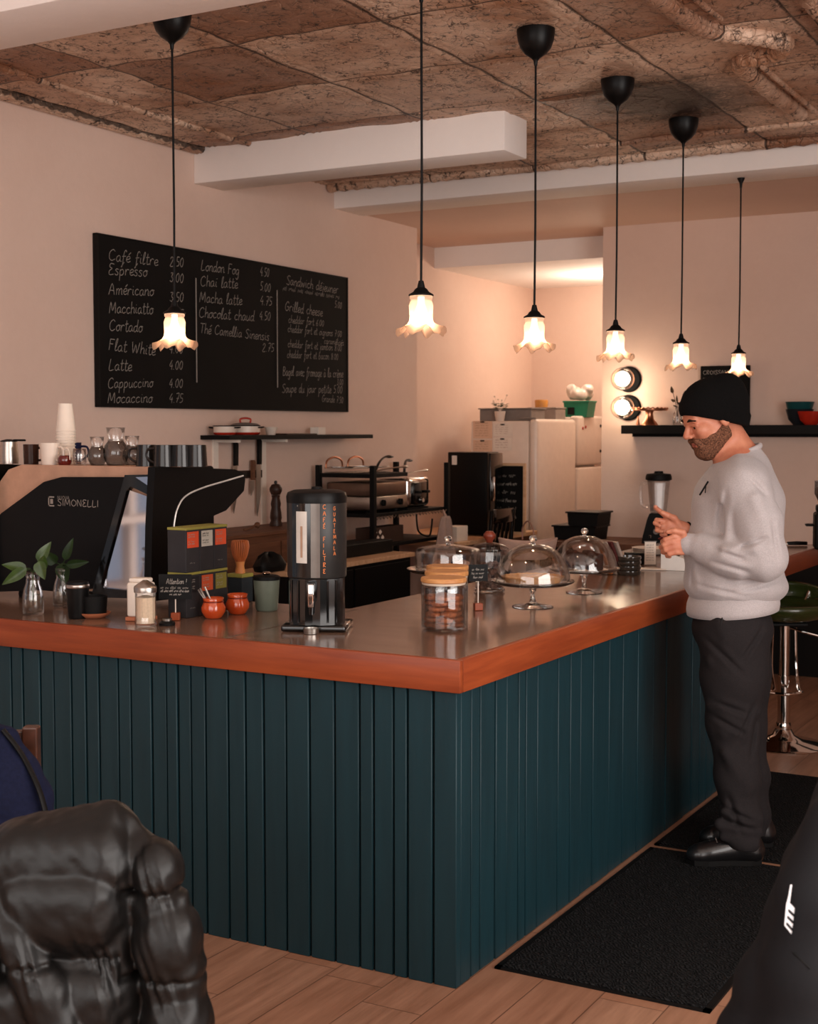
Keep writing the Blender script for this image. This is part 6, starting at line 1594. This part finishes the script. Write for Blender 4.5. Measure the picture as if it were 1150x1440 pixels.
# left sleeve lying across the front
s.chain([(-0.2198, 0.08, 0.7556), (-0.1513, 0.105, 0.6714), (-0.0931, 0.115, 0.5693), (-0.0455, 0.115, 0.4495), (-0.0332, 0.11, 0.2997)], [.03, .040, .046, .05, .05], .008)
s.rbox((-0.183, 0.085, 0.53), (.09, .06, .075), .055, .006)
s.rbox((-0.1724, 0.085, 0.3816), (.12, .06, .085), .055, .006)
s.rbox((-0.2645, 0.07, 0.645), (.09, .07, .10), .06, .01)
wrinkle(s, .0020, 44, 3)
# gathered creases running into the quilt seams
g = s.grids()
for (zc, u0, u1) in ((0.6282, -.26, .04), (0.7446, .04, .22), (0.5871, .04, .24)):
    wgt = np.exp(-np.abs(g[2] - zc) / .036) * ((g[0] > u0) & (g[0] < u1))
    dz = g[2] - zc; amp = .6 + .4 * np.sin(37 * g[0] + 1.3) * np.sin(61 * g[0])
    s.D += (-.0075 * amp * wgt * np.sin(190 * g[0] + 60 * dz + 3 * np.sin(55 * g[0] + 20 * dz))).astype(np.float32)
    s.D += (.006 * np.exp(-(dz / .006) ** 2) * ((g[0] > u0) & (g[0] < u1))).astype(np.float32)
pf_ = s.mesh('puffer_coat', M_puf, None, 1)
pf_.location = PO; pf_.rotation_euler = (0, 0, YAW)
pf_['label'] = 'black quilted puffer coat hung over a chair at lower left'; pf_['category'] = 'coat'
part('seam', MB().tube(spline([(-0.1884, 0.094, 0.8159), (-0.1234, 0.094, 0.8159), (-0.0511, 0.098, 0.804), (0.0071, 0.098, 0.7855), (0.0316, 0.092, 0.7623)], 6), .0022, 6), M_black, pf_, True)
# --- navy jacket on the chair behind
NO = Vector((-0.55, -1.127, 0))
s = SDF((-.45, -.2, .25), (.16, .2, .98), .0055)
s.cap((-0.0925, 0.02, 0.8879), (-0.0303, 0.02, 0.8879), .045, .03, .03)
s.chain([(-0.0741, 0.03, 0.8323), (-0.0058, 0.03, 0.8158), (0.0317, 0.04, 0.7439)], [.09, .045, .05], .03)
s.ell((-0.057, 0.04, 0.7108), (.13, .08, .14), .03)
s.ell((0.0102, 0.05, 0.6558), (.075, .07, .11), .03)
s.ell((-0.0778, 0.04, 0.4613), (.16, .08, .2), .03)
s.ell((0.0143, 0.04, 0.478), (.085, .07, .16), .03)
wrinkle(s, .005, 22, 9)
nv = s.mesh('navy_jacket', pm('navy_cloth', (20, 24, 48), .9, ns=120, var=.2, bump=.2), None, 1)
nv.location = NO; nv.rotation_euler = (0, 0, YAW)
nv['label'] = 'navy blue jacket draped over the wooden chair at far left'; nv['category'] = 'jacket'
part('dark_lapel', MB().tube(spline([(-0.0276, 0.05, 0.9175), (0.015, 0.055, 0.863), (0.0607, 0.085, 0.792), (0.0829, 0.1, 0.7278)], 6), .010, 8, flat=.5), M_black, nv, True)
def toW(o, q): return Vector(o) + Matrix.Rotation(YAW, 3, 'Z') @ Vector(q)
M_redwood = pm('reddish_wood', (84, 48, 34), .3, c2=(52, 30, 22), coat=.3)
c0 = toW(NO, (-.155, .06, 0)); c0.z = 0
MIRROR[0] = False
chair('reddish wooden chair under the navy jacket, its post showing', c0, YAW, 0.9021, 0.1621, M_redwood)
c1_ = toW(PO, (-.13, .0, 0)); c1_.z = 0
MIRROR[0] = False
chair('dark wooden chair hidden under the black puffer coat', c1_, YAW, .84, .13)
MIRROR[0] = True
# --- black sports jacket at lower right
JO = Vector((1.214, -1.006, 0))
M_jkt = pm('softshell', (24, 24, 27), .75, ns=200, var=.12, bump=.12, c2=(22, 22, 24))
s = SDF((-.28, -.24, .1), (.46, .28, 1.14), .0055)
s.cap((0.0587, 0, 0.9549), (0.1484, 0, 0.9969), .04, .06, .03)
s.chain([(0.0456, 0.02, 0.926), (0.0266, 0.03, 0.8403), (0.0006, 0.04, 0.736), (-0.0345, 0.03, 0.6175), (-0.0627, 0.02, 0.4973), (-0.073, 0.02, 0.3416)], [.036, .062, .074, .082, .09, .09], .03)
s.chain([(0.0333, 0.06, 0.931), (-0.0124, 0.09, 0.8037), (-0.0303, 0.1, 0.6834), (-0.0379, 0.1, 0.559), (-0.0351, 0.1, 0.3834)], [.045, .056, .06, .062, .065], .022)
s.ell((0.1172, 0.03, 0.796), (.12, .09, .25), .03)
s.ell((0.1105, 0.03, 0.5019), (.18, .1, .28), .03)
wrinkle(s, .0035, 20, 5)
jk = s.mesh('sports_jacket', M_jkt, None, 1)
jk.location = JO; jk.rotation_euler = (0, 0, YAW)
jk['label'] = 'black sports jacket with a white slashed emblem at lower right'; jk['category'] = 'jacket'
# white emblem printed on it: laid on the cloth by ray casting along the sleeve's outward side
bpy.context.view_layer.update()
def onto(q, off=.0012):
    ok, hit, nn, _ = jk.ray_cast(Vector((q[0], -.5, q[2])), Vector((0, 1, 0)))
    return Vector((hit.x, -hit.y + off, hit.z)) if ok else Vector(q)
cs = [Vector(onto(p, 0)) for p in ((-0.0868, 0.15, 0.8145), (-0.064, 0.15, 0.8), (-0.0692, 0.15, 0.754), (-0.0886, 0.15, 0.7806))]
ec = sum(cs, Vector()) / 4
en = (cs[2] - cs[0]).cross(cs[3] - cs[1]).normalized()
if en.y < 0: en = -en
lift = max(en.dot(Vector(onto(ec + Vector((a * .006, 0, b_ * .006)), 0)) - ec) for a in range(-3, 4) for b_ in range(-6, 9)) + .001
def flat(poly, off):
    """outline given in front of the cloth, dropped onto the plane of the print"""
    out = []
    for p in poly:
        p = Vector(p); p = p - Vector((0, 1, 0)) * (en.dot(p - ec) / en.y); out.append(p + en * (lift + off))
    m = MB(); m.bm.faces.new([m.bm.verts.new(p) for p in out]); return m
M_emb = pm('reflective_print', (226, 224, 226), .5, var=.03)
part('emblem', flat([(-0.079, 0.15, 0.847), (-0.0748, 0.15, 0.8458), (-0.0785, 0.15, 0.8145), (-0.0628, 0.15, 0.7976), (-0.068, 0.15, 0.7528), (-0.0886, 0.15, 0.7794), (-0.0868, 0.15, 0.8145), (-0.0823, 0.15, 0.829)], 0), M_emb, jk, False, 'white slashed emblem')
for k in range(3):
    part('emblem_slash', flat([[(-0.0813, 0.15, 0.806), (-0.0829, 0.15, 0.7951), (-0.0845, 0.15, 0.7843)][k], [(-0.0668, 0.15, 0.7903), (-0.0678, 0.15, 0.7782), (-0.0694, 0.15, 0.7661)][k], [(-0.0674, 0.15, 0.7855), (-0.0683, 0.15, 0.7734), (-0.0699, 0.15, 0.7613)][k], [(-0.0818, 0.15, 0.8012), (-0.0834, 0.15, 0.7903), (-0.0851, 0.15, 0.7794)][k]], .001), M_jkt, jk)
sm_ = [onto((-0.0785, 0.15, 0.7395), .001), onto((-0.0545, 0.15, 0.7249), .001), onto((-0.0328, 0.15, 0.7055), .001)]
part('seam', MB().tube(sm_, .0018, 5), M_black, jk, True)
c2_ = toW(JO, (.2, .0, 0)); c2_.z = 0
MIRROR[0] = False
chair('dark wooden chair under the black sports jacket', c2_, YAW, .9, .17)
